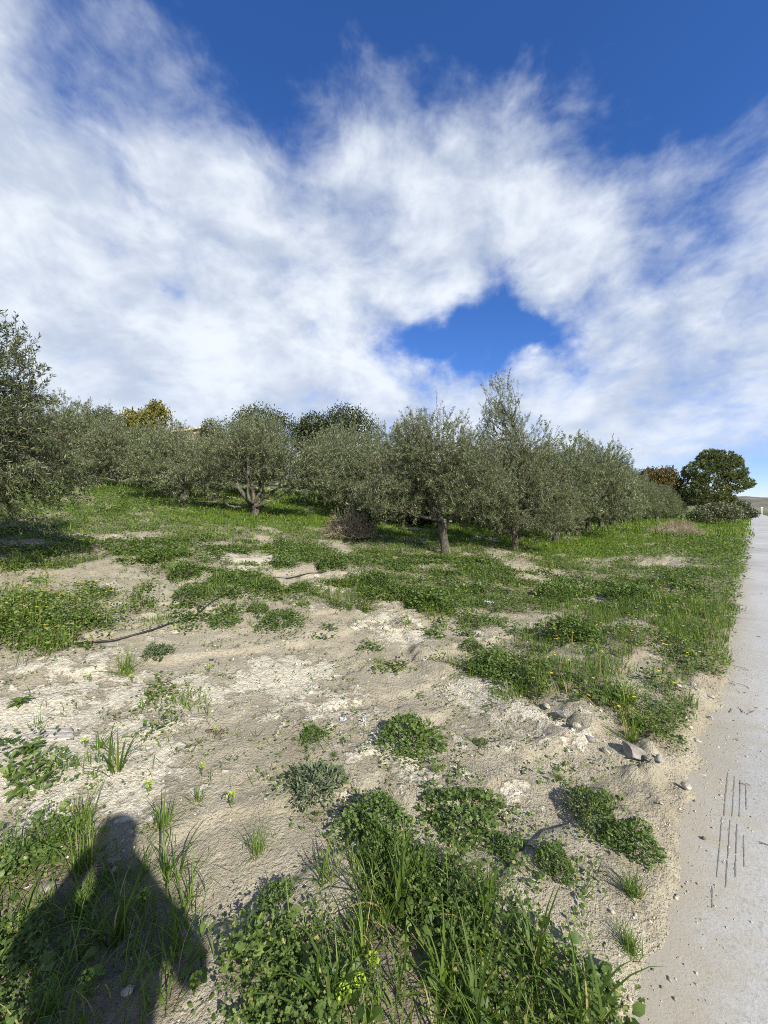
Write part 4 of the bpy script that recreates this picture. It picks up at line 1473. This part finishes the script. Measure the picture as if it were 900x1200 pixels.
# lime flower heads of spurge
def spurge_mesh(seed):
    rng = np.random.default_rng(seed)
    st, hd = Soup(), Soup()
    tube(st, curve_pts((0, 0, -.01), (.01, 0, .085), 5, rng, .06), np.full(5, .0022), 5, A=.1)
    n = 14
    az = rng.uniform(0, 6.283, n)
    p = np.stack([0 * az, 0 * az, rng.uniform(.02, .075, n)], 1)
    rounds(st, p, unit(np.stack([np.cos(az), np.sin(az), .3 + 0 * az], 1)), np.tile([[0, 0, 1.]], (n, 1)), np.full(n, .02), np.full(n, .006), np.full(n, .1))
    n = 34
    d = rand_dirs(rng, n)
    d[:, 2] = np.abs(d[:, 2])
    p = np.array([[.01, 0, .085]]) + d * np.array([[.022, .022, .012]])
    rounds(hd, p, unit(d + rng.normal(size=(n, 3)) * .3), np.tile([[0, 0, 1.]], (n, 1)) + rng.normal(size=(n, 3)) * .3, np.full(n, .013), np.full(n, .0065), rng.uniform(.4, 1, n))
    return st.mesh('stem', M['spurge']), hd.mesh('flower_head', M['spurge'])


spm = [spurge_mesh(400 + i) for i in range(3)]
for i, (x, y) in enumerate([(-.92, 1.46), (-.93, 1.20), (-.59, 1.20), (-.04, 1.25), (-.07, 1.20), (-.12, 1.16), (.32, 1.25), (-1.78, 2.29), (-2.33, 3.04), (-1.21, 1.98),
                            (-1.0, 2.11), (-.75, 1.9), (-2.05, 3.12), (.55, 1.3), (-1.08, 2.47), (-1.9, 3.2), (-1.5, 3.3), (-1.75, 3.75)]):
    sp = thing('spurge_sprig', 'small sprig with a lime green flower head poking out of the ground', 'flower', at(x, y, 0), 'lime green sprigs', prng.uniform(0, 6), prng.uniform(.55, .8) if y < 2.0 else .62)
    link('stem', spm[i % 3][0], sp)
    link('flower_head', spm[i % 3][1], sp)
pf = thing('purple_flower', 'single tiny purple flower at the edge of the shaded weeds', 'flower', at(-.72, 1.36, 0))
s = Soup()
tube(s, [(0, 0, -.01), (.004, 0, .03), (.01, 0, .06)], [.0015, .0015, .0012], 5, A=.1)
link('stem', s.mesh('stem', M['spurge']), pf)
s = Soup()
az = np.arange(5) * 1.2566
rounds(s, np.tile([[.01, 0, .06]], (5, 1)), unit(np.stack([np.cos(az), np.sin(az), .3 + 0 * az], 1)), np.tile([[0, 0, 1.]], (5, 1)), np.full(5, .012), np.full(5, .006), np.full(5, .5))
link('petals', s.mesh('petals', M['purple_petal']), pf)


# ------------------------------------------------------------------ stones
def stone_mesh(seed, sx, sy, sz, flat=.55, sub=2):
    import bmesh
    rng = np.random.default_rng(seed)
    bm = bmesh.new()
    bmesh.ops.create_icosphere(bm, subdivisions=sub, radius=1.0)
    V = np.array([v.co[:] for v in bm.verts])
    T = np.array([[v.index for v in f.verts] for f in bm.faces])
    bm.free()
    for k in range(13):
        n = rand_dirs(rng, 1)[0]
        c = rng.uniform(.38, .85)
        d = V @ n
        V = V - np.maximum(d - c, 0)[:, None] * n
    V = V * (1 + .035 * rng.normal(size=(len(V), 1)))
    return mesh('stone', V * np.array([sx, sy, sz]), T, None, False, ())


def stone(name, label, x, y, size, seed, mat, rz=0, sink=.35, group=None, tilt=(0, 0)):
    me = stone_mesh(seed, *size, sub=3 if max(size) > .06 else 2)
    me.materials.append(M[mat])
    o = thing(name, label, 'stone', (x, y, hz(x, y) + size[2] * (1 - 2 * sink)), group, rz, 1.0, me)
    o.rotation_euler = (tilt[0], tilt[1], rz)
    return o


stone('stone', 'dark wedge shaped grey stone lodged under the verge weeds', 1.54, 2.36, (.11, .065, .05), 501, 'rock', R(-40), .25, tilt=(.2, .25))
stone('rock_slab', 'long pale grained slab bedded in the chalk', -2.08, 2.38, (.22, .075, .04), 502, 'slab', R(12), .42, tilt=(.15, 0))
stone('stone', 'pale round stone half buried in the shaded weeds', -.80, 1.20, (.025, .02, .018), 503, 'chalk_rock', .4)
stone('stone', 'brownish stone among the shaded weeds beside the rosette', -1.33, 1.52, (.04, .03, .02), 504, 'rock', 1.0)
for i, (x, y, a, r_) in enumerate([(1.24, 2.93, .06, .4), (1.29, 2.78, .08, 1.9), (1.33, 2.66, .07, 2.2), (1.37, 2.54, .075, 2.0), (1.41, 2.44, .05, 1.7), (1.20, 3.08, .045, .3), (1.12, 3.25, .04, 1.0)]):
    stone('clay_clod', 'pale clay clod in the crumbling step above the weeds', x, y, (a * .8, a * .42, a * .36), 510 + i, 'slab' if i % 2 else 'chalk_rock', R(-62) + .3 * (r_ - 1.3), .4, 'clods along the crumbling step')
for i, (x, y, a) in enumerate([(.63, 3.50, .045), (.53, 3.32, .05), (.60, 3.40, .03), (.40, 3.8, .035), (-.61, 1.97, .022), (-1.55, 1.80, .03), (-1.50, 1.77, .02), (-2.6, 2.9, .05), (-2.35, 3.35, .04),
                               (-.8, 3.2, .04), (-1.2, 5.1, .05), (.15, 2.15, .03), (.08, 2.28, .035), (-2.9, 2.75, .05)]):
    stone('chalk_stone', 'small white chalk stone lying loose on the clay', x, y, (a * .7, a * .5, a * .35), 530 + i, 'chalk_rock', prng.uniform(0, 6), .3, 'loose chalk stones')
for i in range(16):
    v = prng.uniform(2.6, 4.6)
    u = prng.uniform(.0, .26)
    x, y = from_uv(u, v)
    a = prng.uniform(.015, .04)
    stone('clay_clod', 'crumbled clay clod lying along the broken road edge', x, y, (a, a * .75, a * .6), 560 + i, 'chalk_rock' if i % 3 else 'slab', prng.uniform(0, 6), .3, 'clods along the road edge')

# gravel and crumbs
rng = np.random.default_rng(601)
gr = Soup()
oct_v = np.array([(1, 0, 0), (-1, 0, 0), (0, 1, 0), (0, -1, 0), (0, 0, 1), (0, 0, -1)], float)
oct_t = np.array([(0, 2, 4), (2, 1, 4), (1, 3, 4), (3, 0, 4), (2, 0, 5), (1, 2, 5), (3, 1, 5), (0, 3, 5)])


def pebbles(x, y, z, a, tint):
    n = len(x)
    V = oct_v[None] * (1 + .35 * rng.normal(size=(n, 6, 1))) * a[:, None, None] * np.array([1, .8, .6])
    th = rng.uniform(0, 6.283, n)
    c, s_ = np.cos(th)[:, None], np.sin(th)[:, None]
    X = V[:, :, 0] * c - V[:, :, 1] * s_ + x[:, None]
    Y = V[:, :, 0] * s_ + V[:, :, 1] * c + y[:, None]
    Z = V[:, :, 2] + (z + a * .25)[:, None]
    T = (np.arange(n)[:, None, None] * 6 + oct_t[None]).reshape(-1, 3)
    gr.add(np.stack([X, Y, Z], -1).reshape(-1, 3), T, np.repeat(tint, 6))


x, y = wedge(rng, 1.0, 6.0, 440)
u, v = to_uv(x, y)
cm = chalk_mask(x, y)
sel = (u > .1) & (rng.random(len(x)) < .22 + .7 * cm)
x, y = x[sel], y[sel]
pebbles(x, y, H(x, y), np.exp(rng.normal(size=len(x)) * .6) * .0042, np.clip(.50 + .24 * rng.normal(size=len(x)), 0, 1))
v = rng.uniform(.6, 7, 1800)
u = .14 - np.abs(rng.normal(size=1800)) * .13 * (1 + 1.2 * np.exp(-((v - 4.2) / 1.2) ** 2))
x, y = from_uv(u, v)
pebbles(x, y, np.maximum(H(x, y), 0), np.exp(rng.normal(size=1800) * .5) * .0030, np.clip(.42 + .25 * rng.normal(size=1800), 0, 1))
M['gravel'] = leaf_mat('gravel', [(0, (.12, .10, .075)), (.5, (.42, .37, .28)), (1, (.72, .68, .58))], .95, 0, .1)
link('gravel', gr.mesh('gravel', M['gravel']), kind='stuff', label='chalk crumbs and gravel strewn over the clay and road edge', category='gravel')

# dry straw and stalks
st = Soup()
x, y = wedge(rng, 1.0, 6.5, 30)
u, v = to_uv(x, y)
sel = (u > .02) & (rng.random(len(x)) < .35 + .5 * ss(.4, .6, fbm(x, y, 1.1, 3, 69)))
x, y = x[sel], y[sel]
n = len(x)
az = rng.uniform(0, 6.283, n)
L = rng.uniform(.02, .11, n)
dx_, dy_ = np.cos(az) * L * .5, np.sin(az) * L * .5
a = np.stack([x - dx_, y - dy_, H(x - dx_, y - dy_) + .004], 1)
e = np.stack([x + dx_, y + dy_, H(x + dx_, y + dy_) + .004 + rng.random(n) * .012], 1)
sticks(st, a, e, np.full(n, .0014), np.full(n, .0009), np.clip(.55 + .35 * rng.normal(size=n), 0, 1))
link('straw', st.mesh('straw', M['brush']), kind='stuff', label='dry straw and dead stalks littering the clay', category='straw')

# twigs and dead leaves on the road
for i in range(20):
    v = prng.uniform(1.9, 6.5) if i < 14 else prng.uniform(6, 14)
    u = -abs(prng.gauss(0, .22 if i < 24 else .6)) - .05
    x, y = from_uv(u, v)
    nrg = np.random.default_rng(700 + i)
    L = prng.uniform(.03, .10) * (1 if v < 4 else 1.8)
    s = Soup()
    tube(s, curve_pts((-L / 2, 0, .004), (L / 2, 0, .005), 6, nrg, .07), np.linspace(.0024, .0012, 6) * (1 if v < 6 else 1.6), 5, A=.2)
    if i % 3 == 0:
        tube(s, curve_pts((0, 0, .004), (L * .3, L * .22, .007), 4, nrg, .05), np.linspace(.0022, .001, 4), 4, A=.2)
    thing('dry_twig', 'thin dark dry twig lying on the pale road', 'twig', (x, y, .001 + max(0, hz(x, y))), 'twigs on the road', prng.uniform(0, 3.14), 1.0, s.mesh('dry_twig', M['wood']))
for i in range(5):
    v = prng.uniform(2.2, 5.0)
    u = -abs(prng.gauss(0, .3)) - .04
    x, y = from_uv(u, v)
    s = Soup()
    nrg = np.random.default_rng(740 + i)
    rounds(s, np.zeros((1, 3)), np.array([[1., 0, .1]]), np.array([[0, 0, 1.]]), np.array([prng.uniform(.02, .035)]), np.array([.006]), np.array([.15]))
    thing('dead_leaf', 'curled brown dead leaf lying on the pale road', 'leaf', (x, y, .004 + max(0, hz(x, y))), 'dead leaves on the road', prng.uniform(0, 6.28), 1.0, s.mesh('dead_leaf', M['wood']))

# black hose
hp = [(-3.25, 3.62), (-2.94, 3.58), (-2.86, 3.61), (-2.62, 3.68), (-2.45, 3.84), (-2.33, 4.03), (-2.25, 4.32), (-2.21, 4.62), (-2.16, 5.02), (-2.11, 5.42), (-1.98, 5.94), (-1.78, 6.18), (-1.56, 6.38), (-1.3, 6.7), (-1.05, 7.0)]
hx_ = np.array([p[0] for p in hp])
hy_ = np.array([p[1] for p in hp])
t0_ = np.arange(len(hp))
tt = np.linspace(0, len(hp) - 1, 120)
X, Y = np.interp(tt, t0_, hx_), np.interp(tt, t0_, hy_)
ker = np.ones(7) / 7
X = np.concatenate([X[:3], np.convolve(X, ker, 'valid'), X[-3:]])
Y = np.concatenate([Y[:3], np.convolve(Y, ker, 'valid'), Y[-3:]])
Z = H(X, Y)
Z = np.convolve(np.pad(Z, 4, 'edge'), np.ones(9) / 9, 'valid')
s = Soup()
tube(s, np.stack([X, Y, Z + .018], 1), np.full(len(X), .0095), 10)
hose = thing('irrigation_hose', 'thin black irrigation hose snaking across the clay', 'hose', (0, 0, 0), me=s.mesh('irrigation_hose', M['hose'], True))

# bits of litter
for i, (x, y, a) in enumerate([(-1.12, 2.53, .4), (-1.07, 2.50, 1.5)]):
    s = Soup()
    nrg = np.random.default_rng(760 + i)
    box(s, (-.045, -.011, 0), (.045, .012, .012))
    s.V[-1] += nrg.normal(size=s.V[-1].shape) * .003
    thing('wood_chip', 'weathered wood chip, one of a touching pair, on bare clay', 'wood chip', at(x, y, .002), 'wood chips', a, 1, s.mesh('wood_chip', M['wood']))
for i, (x, y, a, lab) in enumerate([(-.28, 2.66, .022, 'bluish scrap of plastic on chalk behind the round leafy cushion'), (-.14, 2.64, .022, 'pale scrap of plastic on chalk closest to the round leafy cushion'),
                                    (1.58, 5.80, .07, 'crumpled pale plastic caught in the weed patch')]):
    n = 7
    nrg = np.random.default_rng(770 + i)
    V = [((p - 3) / 3 * a + nrg.normal() * a * .08, (q - 3) / 3 * a * .7 + nrg.normal() * a * .08, abs(nrg.normal()) * a * .28 + .004) for p in range(n) for q in range(n)]
    T = []
    for p in range(n - 1):
        for q in range(n - 1):
            k = p * n + q
            T += [(k, k + n, k + n + 1), (k, k + n + 1, k + 1)]
    s = Soup()
    s.add(V, T)
    thing('plastic_scrap', lab, 'litter', at(x, y, .05 if i == 2 else .003), None, i, 1, s.mesh('plastic_scrap', M['plastic']))

# ------------------------------------------------------------------ the photographer, whose shadow falls on the weeds
jt = {'pelvis': (.17, -.34, .98, .135), 'chest': (.17, -.33, 1.30, .150), 'neck': (.17, -.29, 1.56, .045), 'head': (.165, -.245, 1.68, .105), 'crown': (.165, -.25, 1.79, .070),
      'shl': (-.05, -.32, 1.48, .060), 'ell': (-.22, -.15, 1.22, .052), 'hal': (-.055, -.055, 1.50, .036),
      'shr': (.39, -.32, 1.48, .060), 'elr': (.40, -.20, 1.22, .055), 'har': (.06, -.055, 1.48, .036),
      'hil': (.07, -.34, .93, .10), 'knl': (.05, -.32, .52, .072), 'anl': (.04, -.36, .10, .052), 'tol': (.03, -.19, .05, .042),
      'hir': (.27, -.34, .93, .10), 'knr': (.29, -.32, .52, .072), 'anr': (.30, -.36, .10, .052), 'tor': (.32, -.19, .05, .042)}
ed = [('pelvis', 'chest'), ('chest', 'neck'), ('neck', 'head'), ('head', 'crown'), ('chest', 'shl'), ('shl', 'ell'), ('ell', 'hal'), ('chest', 'shr'), ('shr', 'elr'), ('elr', 'har'),
      ('pelvis', 'hil'), ('hil', 'knl'), ('knl', 'anl'), ('anl', 'tol'), ('pelvis', 'hir'), ('hir', 'knr'), ('knr', 'anr'), ('anr', 'tor')]
names = list(jt)
pm = bpy.data.meshes.new('person')
pm.from_pydata([jt[n][:3] for n in names], [(names.index(a), names.index(b_)) for a, b_ in ed], [])
pm.materials.append(M['cloth'])
person = thing('person', 'person in dark clothing holding a phone up with both hands', 'person', (0, 0, 0), me=pm)
md = person.modifiers.new('skin', 'SKIN')
for i, n in enumerate(names):
    sv = pm.skin_vertices[0].data[i]
    sv.radius = (jt[n][3], jt[n][3])
    sv.use_root = (n == 'pelvis')
person.modifiers.new('sub', 'SUBSURF').levels = 2
person.modifiers['sub'].render_levels = 2
ph = thing('phone', 'dark phone held upright in both hands at eye height', 'phone', (0, -.035, 1.53))
s = Soup()
box(s, (-.037, -.008, -.075), (.037, .0, .075))
link('body', s.mesh('body', M['phone']), ph)
